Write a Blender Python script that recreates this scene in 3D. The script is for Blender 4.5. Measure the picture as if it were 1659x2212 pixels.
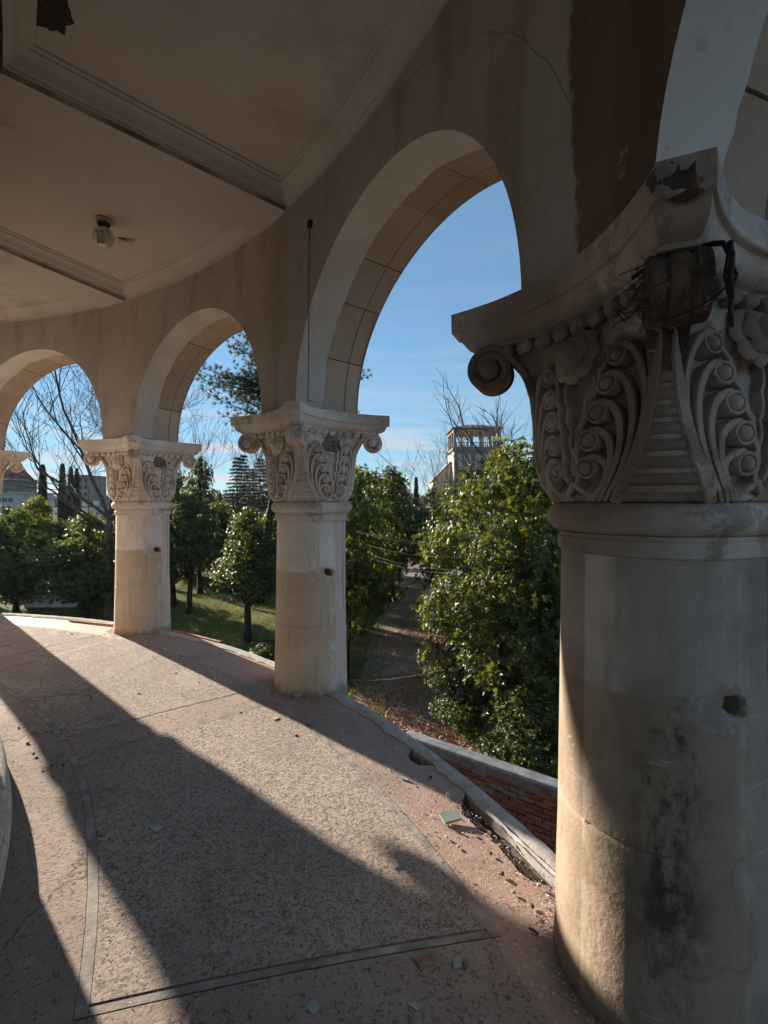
import bpy, math, random
import numpy as np
from math import radians, sin, cos, pi, hypot, atan2, degrees, sqrt
from mathutils import Vector, Matrix
for o in list(bpy.data.objects): bpy.data.objects.remove(o)
scene = bpy.context.scene
COL = scene.collection

# ------------------------------------------------------------------ camera
EYE = 1.6
FPX, HORY = 1021.0, 1082.6          # focal length and horizon in px of a 1659 px wide picture
cam = bpy.data.cameras.new('camera'); camo = bpy.data.objects.new('camera', cam); COL.objects.link(camo)
camo.location = (0, 0, EYE); camo.rotation_euler = (radians(90), 0, 0)
cam.sensor_fit = 'HORIZONTAL'; cam.sensor_width = 13.0; cam.lens = 13.0*FPX/1659
cam.shift_y = -(1106-HORY)/1659
cam.clip_start = 0.05; cam.clip_end = 5000
scene.camera = camo
scene.render.resolution_x = 768; scene.render.resolution_y = 1024
# ------------------------------------------------------------------ sky, sun, exposure
SUN_D = Vector((0.747, -0.665, 0)).normalized()     # the way the shadows run on the floor
SUN_EL = radians(15.3)
world = bpy.data.worlds.new('World'); scene.world = world; world.use_nodes = True
wt = world.node_tree; wt.nodes.clear()
def wn(t, **k):
    n = wt.nodes.new(t)
    for a, b in k.items(): setattr(n, a, b)
    return n
sky = wn('ShaderNodeTexSky', sky_type='NISHITA', sun_disc=False)
sky.sun_elevation = SUN_EL; sky.sun_rotation = atan2(-SUN_D.x, -SUN_D.y)
sky.altitude = 50; sky.air_density = 1.0; sky.dust_density = 0.0; sky.ozone_density = 6.0
tc = wn('ShaderNodeTexCoord'); sep = wn('ShaderNodeSeparateXYZ'); wt.links.new(tc.outputs['Generated'], sep.inputs[0])
# thin cloud streaks low over the horizon, all the way round
mp = wn('ShaderNodeMapping'); mp.inputs['Scale'].default_value = (1.6, 1.6, 22); wt.links.new(tc.outputs['Generated'], mp.inputs[0])
cn = wn('ShaderNodeTexNoise'); cn.inputs['Scale'].default_value = 2.2; cn.inputs['Detail'].default_value = 3.5; cn.inputs['Roughness'].default_value = .55
wt.links.new(mp.outputs[0], cn.inputs['Vector'])
cr = wn('ShaderNodeMapRange', interpolation_type='SMOOTHSTEP'); cr.inputs[1].default_value = .44; cr.inputs[2].default_value = .68
wt.links.new(cn.outputs[0], cr.inputs[0])
band = wn('ShaderNodeValToRGB'); band.color_ramp.elements[0].position = 0.0; band.color_ramp.elements[0].color = (.75,.75,.75,1)
band.color_ramp.elements[1].position = .36; band.color_ramp.elements[1].color = (.04,.04,.04,1)
e = band.color_ramp.elements.new(.10); e.color = (.62,.62,.62,1)
e = band.color_ramp.elements.new(.17); e.color = (.20,.20,.20,1)
wt.links.new(sep.outputs[2], band.inputs[0])
mul = wn('ShaderNodeMath', operation='MULTIPLY'); wt.links.new(cr.outputs[0], mul.inputs[0]); wt.links.new(band.outputs[0], mul.inputs[1])
veil = wn('ShaderNodeMapRange', interpolation_type='SMOOTHSTEP'); wt.links.new(sep.outputs[2], veil.inputs[0])
for i_, q_ in enumerate((0.0, .45, .70, .34)): veil.inputs[i_+1].default_value = q_
mv = wn('ShaderNodeMix', data_type='RGBA'); wt.links.new(veil.outputs[0], mv.inputs[0]); wt.links.new(sky.outputs[0], mv.inputs[6])
mv.inputs[7].default_value = (2.1, 3.75, 4.7, 1)      # thin high haze
mx = wn('ShaderNodeMix', data_type='RGBA'); wt.links.new(mul.outputs[0], mx.inputs[0]); wt.links.new(mv.outputs[2], mx.inputs[6])
mx.inputs[7].default_value = (5.0, 4.45, 4.4, 1)
bg = wn('ShaderNodeBackground'); bg.inputs[1].default_value = 0.058
wt.links.new(mx.outputs[2], bg.inputs[0])
wo = wn('ShaderNodeOutputWorld'); wt.links.new(bg.outputs[0], wo.inputs[0])
sl = bpy.data.lights.new('sun', 'SUN'); sl.energy = 5.0; sl.angle = radians(.53); sl.color = (1.0, .89, .75)
slo = bpy.data.objects.new('sun', sl); COL.objects.link(slo)
sdir = Vector((SUN_D.x*cos(SUN_EL), SUN_D.y*cos(SUN_EL), -sin(SUN_EL)))
slo.rotation_euler = sdir.to_track_quat('-Z', 'Y').to_euler(); slo.location = (-20, 20, 20)
scene.cycles.diffuse_bounces = 7; scene.cycles.max_bounces = 10
vs = scene.view_settings; vs.view_transform = 'Standard'; vs.look = 'None'; vs.exposure = 1.5; vs.gamma = 1; vs.use_curve_mapping = False

# ------------------------------------------------------------------ helpers
RNG = random.Random(7); NR = np.random.RandomState(11)
def link(o, parent=None):
    COL.objects.link(o)
    if parent is not None: o.parent = parent
    return o
def tag(o, label=None, cat=None, group=None, kind=None):
    if label: o['label'] = label
    if cat: o['category'] = cat
    if group: o['group'] = group
    if kind: o['kind'] = kind
    return o
def empty(name, loc=(0,0,0), rz=0, label=None, cat=None, group=None, kind=None):
    o = bpy.data.objects.new(name, None); link(o); o.location = loc; o.rotation_euler = (0,0,rz); o.empty_display_size = .2
    return tag(o, label, cat, group, kind)
def mesh(name, v, f, smooth=True, angle=40):
    me = bpy.data.meshes.new(name)
    v = np.asarray(v, dtype=float).reshape(-1,3)
    me.from_pydata(v.tolist(), [], [tuple(int(i) for i in q) for q in f])
    me.update()
    if smooth:
        me.polygons.foreach_set('use_smooth', np.ones(len(me.polygons), dtype=bool))
        if angle < 180: me.set_sharp_from_angle(angle=radians(angle))
    return me
def fast_mesh(name, v, tris, smooth=False, quad=False):
    k = 4 if quad else 3
    v = np.asarray(v, dtype=np.float32).reshape(-1,3); t = np.asarray(tris, dtype=np.int32).reshape(-1,k)
    me = bpy.data.meshes.new(name); me.vertices.add(len(v)); me.vertices.foreach_set('co', v.ravel())
    me.loops.add(t.size); me.loops.foreach_set('vertex_index', t.ravel())
    me.polygons.add(len(t)); me.polygons.foreach_set('loop_start', np.arange(0, t.size, k, dtype=np.int32))
    me.polygons.foreach_set('loop_total', np.full(len(t), k, dtype=np.int32))
    if smooth: me.polygons.foreach_set('use_smooth', np.ones(len(t), dtype=bool))
    me.update(calc_edges=True); me.validate()
    return me
def obj(name, me, mat, parent=None, loc=None, rot=None):
    o = bpy.data.objects.new(name, me)
    if mat is not None and len(me.materials) == 0: me.materials.append(mat)
    link(o, parent)
    if loc is not None: o.location = loc
    if rot is not None: o.rotation_euler = rot
    return o
class MB:
    def __init__(s): s.v = []; s.f = []
    def add(s, v, f):
        b = len(s.v); s.v += [tuple(p) for p in np.asarray(v).reshape(-1,3)]; s.f += [tuple(int(i)+b for i in q) for q in f]; return s
    def grid(s, P, cu=False, cv=False, flip=False):
        P = np.asarray(P); n, m = P.shape[:2]; f = []
        for i in range(n if cu else n-1):
            for j in range(m if cv else m-1):
                a, b, c, d = i*m+j, i*m+(j+1) % m, ((i+1) % n)*m+(j+1) % m, ((i+1) % n)*m+j
                f.append((a,d,c,b) if flip else (a,b,c,d))
        return s.add(P.reshape(-1,3), f)
    def box(s, c, d, M=None):
        x,y,z = [q/2 for q in d]
        v = np.array([(-x,-y,-z),(x,-y,-z),(x,y,-z),(-x,y,-z),(-x,-y,z),(x,-y,z),(x,y,z),(-x,y,z)])
        if M is not None: v = v @ np.array(M).T
        v = v + np.array(c)
        return s.add(v, [(0,3,2,1),(4,5,6,7),(0,1,5,4),(1,2,6,5),(2,3,7,6),(3,0,4,7)])
    def tube(s, pts, r, n=8, caps=True, up=None, flat=1.0):
        pts = np.asarray(pts, float); k = len(pts); r = np.broadcast_to(np.asarray(r, float), (k,))
        T = np.gradient(pts, axis=0); T /= np.maximum(np.linalg.norm(T, axis=1, keepdims=True), 1e-9)
        rings = []
        a = np.array((0,0,1.)) if abs(T[0][2]) < .9 else np.array((1.,0,0))
        N = np.cross(T[0], a); N /= np.linalg.norm(N)
        for i in range(k):
            if up is not None:
                u = up[i]; N = np.cross(T[i], u); N /= max(np.linalg.norm(N), 1e-9)
            else:
                N = N - T[i]*(N@T[i]); N /= max(np.linalg.norm(N), 1e-9)
            B = np.cross(T[i], N)
            t = np.arange(n)*2*pi/n
            rings.append(pts[i] + r[i]*(np.outer(np.cos(t), N) + flat*np.outer(np.sin(t), B)))
        b = len(s.v); s.grid(np.array(rings), cv=True)
        if caps:
            s.f.append(tuple(b+j for j in range(n))[::-1]); s.f.append(tuple(b+(k-1)*n+j for j in range(n)))
        return s
    def lathe(s, prof, n=32, M=None, c=(0,0,0)):
        prof = np.asarray(prof, float); t = np.arange(n)*2*pi/n
        P = np.stack([np.stack([p[0]*np.cos(t), p[0]*np.sin(t), np.full(n, p[1])], 1) for p in prof])
        if M is not None: P = P @ np.array(M).T
        return s.grid(P + np.array(c), cv=True)
    def ball(s, c, r, n=10, sc=(1,1,1), M=None):
        t = np.linspace(0, pi, n//2+2); p = np.arange(n)*2*pi/n
        P = np.stack([np.stack([np.sin(a)*np.cos(p)*r*sc[0], np.sin(a)*np.sin(p)*r*sc[1], np.full(n, np.cos(a)*r*sc[2])],1) for a in t])
        if M is not None: P = P @ np.array(M).T
        return s.grid(P + np.array(c), cv=True, flip=True)
    def mesh(s, name, **k): return mesh(name, s.v, s.f, **k)
    def obj(s, name, mat, parent=None, loc=None, rot=None, **k): return obj(name, s.mesh(name, **k), mat, parent, loc, rot)
def gp(x, y, z=0.0):                # pixel of a surface at height z -> its point there
    Y = FPX*(EYE-z)/(y-HORY); return Vector(((x-829.5)*Y/FPX, Y, z))
def at(x, y, Y): return Vector(((x-829.5)*Y/FPX, Y, EYE-(y-HORY)*Y/FPX))
_vn = np.random.RandomState(3).rand(64,64,64)
def vnoise(x, y, z):                # smooth lattice noise 0..1 (arrays)
    x, y, z = np.broadcast_arrays(np.asarray(x,float), np.asarray(y,float), np.asarray(z,float))
    i, j, k = np.floor(x).astype(int), np.floor(y).astype(int), np.floor(z).astype(int)
    a, b, c = x-i, y-j, z-k; a, b, c = a*a*(3-2*a), b*b*(3-2*b), c*c*(3-2*c)
    g = lambda p,q,r: _vn[(i+p)&63,(j+q)&63,(k+r)&63]
    return ((g(0,0,0)*(1-a)+g(1,0,0)*a)*(1-b)+(g(0,1,0)*(1-a)+g(1,1,0)*a)*b)*(1-c)+((g(0,0,1)*(1-a)+g(1,0,1)*a)*(1-b)+(g(0,1,1)*(1-a)+g(1,1,1)*a)*b)*c
def sstep(a, b, x): t = np.clip((np.asarray(x,float)-a)/(b-a), 0, 1); return t*t*(3-2*t)

# ------------------------------------------------------------------ materials
class Mat:
    def __init__(s, name):
        s.m = bpy.data.materials.new(name); s.m.use_nodes = True; s.t = s.m.node_tree; s.t.nodes.clear()
        s.out = s.n('ShaderNodeOutputMaterial'); s.b = s.n('ShaderNodeBsdfPrincipled'); s.l(s.b.outputs[0], s.out.inputs[0])
        s.tc = s.n('ShaderNodeTexCoord'); s.co = s.tc.outputs['Object']; s.bumps = None
    def n(s, t, **k):
        n = s.t.nodes.new(t)
        for a, b in k.items(): setattr(n, a, b)
        return n
    def l(s, a, b): s.t.links.new(a, b)
    def put(s, sock, v):
        if hasattr(v, 'is_output'): s.l(v, sock)
        else:
            if hasattr(sock.default_value, '__len__') and not hasattr(v, '__len__'): v = (v,)*len(sock.default_value)
            if hasattr(v, '__len__') and len(v) == 3 and len(sock.default_value) == 4: v = tuple(v)+(1,)
            sock.default_value = v
    def math(s, op, a, b=0.0, c=None):
        n = s.n('ShaderNodeMath', operation=op); s.put(n.inputs[0], a); s.put(n.inputs[1], b)
        if c is not None: s.put(n.inputs[2], c)
        return n.outputs[0]
    def vmul(s, v, k):
        n = s.n('ShaderNodeMapping'); s.l(v, n.inputs[0]); n.inputs['Scale'].default_value = k; return n.outputs[0]
    def voff(s, v, off):
        n = s.n('ShaderNodeVectorMath', operation='ADD'); s.l(v, n.inputs[0]); s.put(n.inputs[1], off); return n.outputs[0]
    def noise(s, sc, det=4, ro=.55, v=None, dist=0.0, col=False):
        n = s.n('ShaderNodeTexNoise'); n.inputs['Scale'].default_value = sc; n.inputs['Detail'].default_value = det
        n.inputs['Roughness'].default_value = ro; n.inputs['Distortion'].default_value = dist; s.l(v or s.co, n.inputs['Vector'])
        return n.outputs[1] if col else n.outputs[0]
    def voro(s, sc, feat='F1', v=None, out='Distance', rand=1.0):
        n = s.n('ShaderNodeTexVoronoi', feature=feat); n.inputs['Scale'].default_value = sc; n.inputs['Randomness'].default_value = rand
        s.l(v or s.co, n.inputs['Vector']); return n.outputs[out]
    def rng(s, x, a, b, c=0.0, d=1.0, smooth=True):
        n = s.n('ShaderNodeMapRange', interpolation_type='SMOOTHSTEP' if smooth else 'LINEAR'); s.put(n.inputs[0], x)
        for i, q in enumerate((a, b, c, d)): n.inputs[i+1].default_value = q
        return n.outputs[0]
    def mix(s, fac, a, b, mode='MIX'):
        n = s.n('ShaderNodeMix', data_type='RGBA', blend_type=mode); s.put(n.inputs[0], fac); s.put(n.inputs[6], a); s.put(n.inputs[7], b); return n.outputs[2]
    def xyz(s, v=None):
        n = s.n('ShaderNodeSeparateXYZ'); s.l(v or s.co, n.inputs[0]); return n.outputs
    def bump(s, h, st=.3, dist=.01):         # heights add up (metres) into one bump node
        h = s.math('MULTIPLY', h, st*dist)
        s.bumps = h if s.bumps is None else s.math('ADD', s.bumps, h)
    def rnd(s): return s.n('ShaderNodeObjectInfo').outputs['Random']
    def done(s, col, rough=.8, spec=.3):
        s.put(s.b.inputs['Base Color'], col); s.put(s.b.inputs['Roughness'], rough); s.b.inputs['Specular IOR Level'].default_value = spec
        if s.bumps is not None:
            n = s.n('ShaderNodeBump'); n.inputs['Strength'].default_value = 1; n.inputs['Distance'].default_value = 1
            s.l(s.bumps, n.inputs['Height']); s.l(n.outputs[0], s.b.inputs['Normal'])
        return s.m
def plain(name, c, rough=.7, var=.25, sc=6, bump=.2, bsc=60, spec=.3, bd=.004):
    m = Mat(name); n = m.noise(sc, 6)
    k = m.rng(n, .25, .75, 1-var, 1+var)
    cc = m.mix(1.0, c, k, 'MULTIPLY')
    if bump: m.bump(m.noise(bsc, 5), bump, bd)
    return m.done(cc, rough, spec)

def column_mat(name, soot=False, cap=False):
    m = Mat(name); x, y, z = m.xyz()
    loc = m.n('ShaderNodeObjectInfo'); off = m.voff(m.co, loc.outputs['Location'])
    n1 = m.noise(3.2, 6, .6, off); n2 = m.noise(16, 6, .65, off); n3 = m.noise(1.3, 4, .5, off); nf = m.noise(70, 4, .6, off)
    vs_ = m.vmul(off, (9, 9, 1.1)); st = m.noise(2.0, 5, .6, vs_)
    ragged = m.math('ADD', m.math('MULTIPLY', m.math('SUBTRACT', n2, .5), .07), m.math('MULTIPLY', m.math('SUBTRACT', n1, .5), .05))
    cream = m.mix(m.rng(n1, .35, .7), (.78,.72,.645), (.68,.61,.535))
    ochre = m.mix(m.rng(n1, .3, .72), (.53,.41,.29), (.62,.515,.40))
    pink = m.mix(m.rng(n3, .3, .7), (.64,.52,.45), (.70,.60,.53))
    c = cream
    if not cap:
        low = m.rng(m.math('ADD', z, m.math('MULTIPLY', m.math('SUBTRACT', n1, .5), .035)), 1.025, 1.005)
        c = m.mix(low, cream, ochre)
        ext = m.rng(m.math('ADD', x, ragged), .045, .052)
        c = m.mix(ext, c, pink)
        # peeled paint: a ragged pale strip along the old glazing line
        strip = m.math('MULTIPLY', m.rng(m.math('ABSOLUTE', m.math('SUBTRACT', m.math('ADD', x, ragged), .02)), .05, .012), m.rng(m.noise(11, 7, .7, off), .48, .56))
        c = m.mix(m.math('MULTIPLY', strip, .75), c, (.72,.68,.63))
        c = m.mix(m.math('MULTIPLY', m.rng(st, .50, .74), .42), c, (.30,.22,.15))
        c = m.mix(m.math('MULTIPLY', m.rng(m.noise(38, 5, .7, off), .63, .72), .55), c, (.20,.15,.11))
        foot = m.math('MULTIPLY', m.rng(m.math('ADD', z, m.math('MULTIPLY', n2, .16)), .17, .07), .7)
        c = m.mix(foot, c, (.17,.13,.10))
        fl = m.rng(m.noise(4.2, 9, .72, m.voff(m.vmul(off, (1.5,1.5,.7)), (3,3,3))), .59, .60)
        c = m.mix(m.math('MULTIPLY', fl, .4), c, m.mix(m.rng(n2, .4, .6), (.45,.36,.28), (.70,.65,.59)))
        # plaster knocked off round the socket holes
        sy = m.math('ABSOLUTE', y); px_ = m.math('DIVIDE', m.math('ADD', x, .085), .125); pz_ = m.math('DIVIDE', m.math('SUBTRACT', z, 1.0), .080); rr_ = m.math('SQRT', m.math('ADD', m.math('MULTIPLY', x, x), m.math('MULTIPLY', y, y)))
        rad_ = m.math('SQRT', m.math('ADD', m.math('MULTIPLY', px_, px_), m.math('MULTIPLY', pz_, pz_)))
        pt = m.math('MULTIPLY', m.rng(m.math('ADD', rad_, m.math('MULTIPLY', m.math('SUBTRACT', m.noise(11, 7, .7, off), .5), 2.6)), .80, .77), m.rng(rr_, .272, .28))
        c = m.mix(m.math('MULTIPLY', pt, .85), c, m.mix(m.rng(n2, .4, .6), (.62,.58,.54), (.44,.385,.34)))
        m.bump(m.math('SUBTRACT', 1.0, pt), .5, .005)
        sock = m.math('MULTIPLY', m.math('MULTIPLY', m.rng(rr_, .281, .272), m.rng(m.math('ABSOLUTE', x), .11, .10)), m.rng(m.math('ABSOLUTE', m.math('SUBTRACT', z, 1.0)), .075, .07))
        c = m.mix(sock, c, (.21,.135,.095))
        crack = m.math('MULTIPLY', m.rng(m.math('ABSOLUTE', m.math('ADD', m.math('SUBTRACT', x, .13), m.math('MULTIPLY', m.math('SUBTRACT', m.noise(5, 5, .6, off), .5), .05))), .0035, .0012), m.rng(z, .62, .7))
        c = m.mix(m.math('MULTIPLY', crack, .85), c, (.06,.045,.035))
        m.bump(m.math('SUBTRACT', 1.0, crack), .5, .004)
    else:
        side = m.rng(m.math('ADD', x, ragged), .04, .05)
        c = m.mix(m.math('MULTIPLY', side, .55), c, pink)
        c = m.mix(m.math('MULTIPLY', m.rng(n3, .42, .62), .55), c, (.36,.28,.215))
        c = m.mix(m.math('MULTIPLY', m.rng(m.noise(7, 6, .7, off), .57, .67), .55), c, (.25,.19,.145))
        c = m.mix(m.math('MULTIPLY', m.rng(m.noise(46, 5, .7, off), .62, .7), .5), c, (.16,.125,.10))
        fl = m.rng(m.noise(5, 9, .75, m.voff(off, (7,3,1))), .56, .575); c = m.mix(m.math('MULTIPLY', fl, .6), c, (.33,.255,.20))
        c = m.mix(m.math('MULTIPLY', m.rng(m.noise(9, 6, .7, m.voff(off, (3,1,7))), .66, .69), .8), c, (.66,.62,.58))
    if soot:
        ang = m.math('ARCTAN2', y, x)
        if not cap:
            w = m.math('ADD', ang, m.math('MULTIPLY', m.math('SUBTRACT', n1, .5), .55))
            w2 = m.math('ADD', ang, m.math('MULTIPLY', m.math('SUBTRACT', m.noise(1.5, 5, .65, m.vmul(off, (1,1,.5))), .5), 1.3))
            a = m.math('MULTIPLY', m.rng(w2, -2.72, -2.30), m.rng(w2, -1.80, -2.25))
            sp = m.noise(17, 8, .75, m.vmul(off, (1.3,1.3,.75)))
            a = m.math('MULTIPLY', a, m.rng(m.math('ADD', sp, m.math('MULTIPLY', m.math('SUBTRACT', n3, .5), 1.2)), .42, .66))
            a = m.math('MULTIPLY', a, m.math('MULTIPLY', m.rng(z, 1.45, .85), m.rng(z, -.3, .5, .35, 1.0)))
            c = m.mix(m.math('MULTIPLY', m.rng(m.math('ADD', w, 0), -2.95, -2.6), .55), c, (.30,.225,.17))
            c = m.mix(m.math('MULTIPLY', m.rng(m.noise(2.4, 6, .7, m.voff(off, (5,1,2))), .45, .7), .45), c, (.20,.145,.105))
            c = m.mix(m.math('MULTIPLY', a, .86), c, (.05,.041,.034))
            # rusty water rings low down, scratches
            rg = m.rng(m.math('ABSOLUTE', m.math('SUBTRACT', m.noise(2.1, 3, .5, off, .6), .56)), .012, .004)
            c = m.mix(m.math('MULTIPLY', m.math('MULTIPLY', rg, m.rng(z, .62, .55)), .25), c, (.20,.10,.04))
            sc_ = m.noise(4, 2, .5, m.vmul(off, (2, 2, 26)))
            c = m.mix(m.math('MULTIPLY', m.math('MULTIPLY', m.rng(sc_, .66, .69), m.rng(n1, .5, .6)), .5), c, (.62,.62,.62))
            c = m.mix(m.rng(m.noise(5.5, 6, .6, m.voff(off, (.3,2.2,5))), .70, .71), c, (.62,.60,.58))
        else:
            c = m.mix(m.math('MULTIPLY', m.rng(n3, .25, .6), .6), c, (.30,.215,.16))
            c = m.mix(m.math('MULTIPLY', m.rng(m.noise(3.4, 7, .7, m.voff(off, (2,8,3))), .50, .66), .6), c, (.12,.085,.065))
    if soot: c = m.mix(1.0, c, m.mix(m.rng(m.noise(.9, 5, .6, off), .35, .65), (.62,.575,.545), (.88,.855,.835)), 'MULTIPLY')   # grime plus vignette darkness, both put into the colour
    m.bump(n1, .35, .012); m.bump(n2, .6, .007); m.bump(nf, .6, .003)
    return m.done(c, m.rng(n2, .3, .7, .72, .9), .25)

def wall_mat(name):
    m = Mat(name); x, y, z = m.xyz()
    n1 = m.noise(1.1, 6, .6); n2 = m.noise(7, 6, .65); nf = m.noise(60, 4)
    st = m.noise(1.6, 6, .6, m.vmul(m.co, (2.4, 2.4, .5)))
    c = m.mix(m.rng(n1, .3, .7), (.455,.40,.355), (.37,.325,.285))
    c = m.mix(m.math('MULTIPLY', m.rng(st, .48, .70), .6), c, (.25,.195,.15))
    c = m.mix(m.math('MULTIPLY', m.rng(n2, .58, .75), .35), c, (.48,.41,.35))
    c = m.mix(m.math('MULTIPLY', m.rng(m.noise(34, 5, .7), .66, .72), .5), c, (.14,.10,.08))
    # the big damp stain on the pier beside the chipped capital
    ang = m.math('ARCTAN2', y, x)
    edge = m.math('ADD', m.math('ADD', ang, m.math('MULTIPLY', m.math('SUBTRACT', m.noise(5, 9, .75), .5), .022)), m.math('MULTIPLY', m.math('SUBTRACT', m.noise(.9, 2, .5), .5), .03))
    r = m.math('SQRT', m.math('ADD', m.math('MULTIPLY', x, x), m.math('MULTIPLY', y, y)))
    damp = m.math('MULTIPLY', m.math('MULTIPLY', m.rng(edge, .3715, .3685), m.rng(edge, .30, .305)), m.rng(r, 7.72, 7.70))
    dc = m.mix(m.rng(st, .35, .65), (.105,.058,.033), (.19,.115,.072))
    dc = m.mix(m.rng(m.noise(9, 6, .7, m.vmul(m.co, (1,1,.45))), .66, .69), dc, (.34,.23,.14))
    c = m.mix(m.math('MULTIPLY', damp, .9), c, dc)
    # hair cracks
    cr = m.rng(m.voro(1.1, 'DISTANCE_TO_EDGE', m.voff(m.co, m.noise(2.5, 4, .6, col=True))), .006, .002)
    c = m.mix(m.math('MULTIPLY', m.math('MULTIPLY', cr, m.rng(n1, .50, .62)), .45), c, (.10,.075,.055))
    m.bump(n1, .3, .02); m.bump(n2, .3, .006); m.bump(nf, .25, .002)
    return m.done(c, .85, .2)

def white_band_mat(name):
    m = Mat(name); n1 = m.noise(2.2, 6, .6); n2 = m.noise(14, 6, .65)
    c = m.mix(m.rng(n1, .3, .7), (.66,.62,.56), (.54,.49,.43))
    c = m.mix(m.math('MULTIPLY', m.rng(n2, .6, .72), .5), c, (.36,.29,.23))
    m.bump(n1, .3, .012); m.bump(n2, .4, .005)
    return m.done(c, .85, .2)
def stone_block_mat(name):
    m = Mat(name); rn = m.rnd(); n1 = m.noise(2.4, 6, .6); n2 = m.noise(18, 6, .65)
    a = m.mix(rn, (.42,.31,.225), (.54,.43,.33))
    c = m.mix(m.math('MULTIPLY', m.rng(n1, .35, .7), .5), a, (.34,.24,.175))
    c = m.mix(m.math('MULTIPLY', m.rng(n2, .58, .7), .45), c, (.56,.49,.42))
    c = m.mix(m.math('MULTIPLY', m.rng(m.noise(40, 5, .7), .64, .7), .5), c, (.16,.11,.085))
    m.bump(n1, .3, .015); m.bump(n2, .4, .005)
    return m.done(c, .88, .2)
def ceiling_mat(name):
    m = Mat(name); n1 = m.noise(.9, 5, .6); n2 = m.noise(5, 6, .65)
    c = m.mix(m.rng(n1, .3, .7), (.58,.53,.485), (.525,.475,.43))
    c = m.mix(m.math('MULTIPLY', m.rng(n2, .55, .75), .25), c, (.38,.31,.26))
    c = m.mix(m.math('MULTIPLY', m.rng(m.noise(.55, 7, .7), .56, .64), .35), c, (.33,.255,.20))
    c = m.mix(m.rng(m.noise(23, 4, .6), .755, .77), c, (.10,.06,.04))
    m.bump(n2, .25, .006); m.bump(m.noise(50, 4), .2, .002)
    return m.done(c, .85, .2)
def terrazzo_mat(name):
    m = Mat(name); vo = m.n('ShaderNodeTexVoronoi'); vo.inputs['Scale'].default_value = 58; m.l(m.co, vo.inputs['Vector'])
    s1 = m.n('ShaderNodeSeparateColor'); m.l(vo.outputs['Color'], s1.inputs[0])
    n1 = m.noise(1.6, 6, .6); n2 = m.noise(9, 6, .65)
    base = m.mix(m.rng(n1, .3, .7), (.355,.215,.162), (.32,.22,.175))
    ed = m.voro(58, 'DISTANCE_TO_EDGE')
    chip = m.math('MULTIPLY', m.rng(s1.outputs[0], .42, .44), m.rng(ed, .08, .14))
    cc = m.mix(s1.outputs[1], (.30,.25,.22), (.50,.37,.29))
    cc = m.mix(m.rng(s1.outputs[2], .8, .82), cc, (.17,.17,.17))
    c = m.mix(m.math('MULTIPLY', chip, .8), base, cc)
    dust = m.math('MULTIPLY', m.rng(n2, .4, .7), .42)
    c = m.mix(dust, c, (.43,.355,.30))
    c = m.mix(m.math('MULTIPLY', m.rng(n1, .52, .72), .5), c, (.17,.125,.10))
    pit = m.rng(m.voro(30, 'F1', m.voff(m.co, (3,5,1))), .14, .09)
    pit = m.math('MULTIPLY', pit, m.rng(m.noise(3, 4), .48, .62))
    c = m.mix(m.math('MULTIPLY', pit, .7), c, (.09,.065,.05))
    m.bump(m.math('SUBTRACT', m.math('MULTIPLY', chip, .25), pit), .6, .006); m.bump(n2, .3, .008)
    return m.done(c, m.rng(n2, .3, .7, .55, .85), .35)
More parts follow.
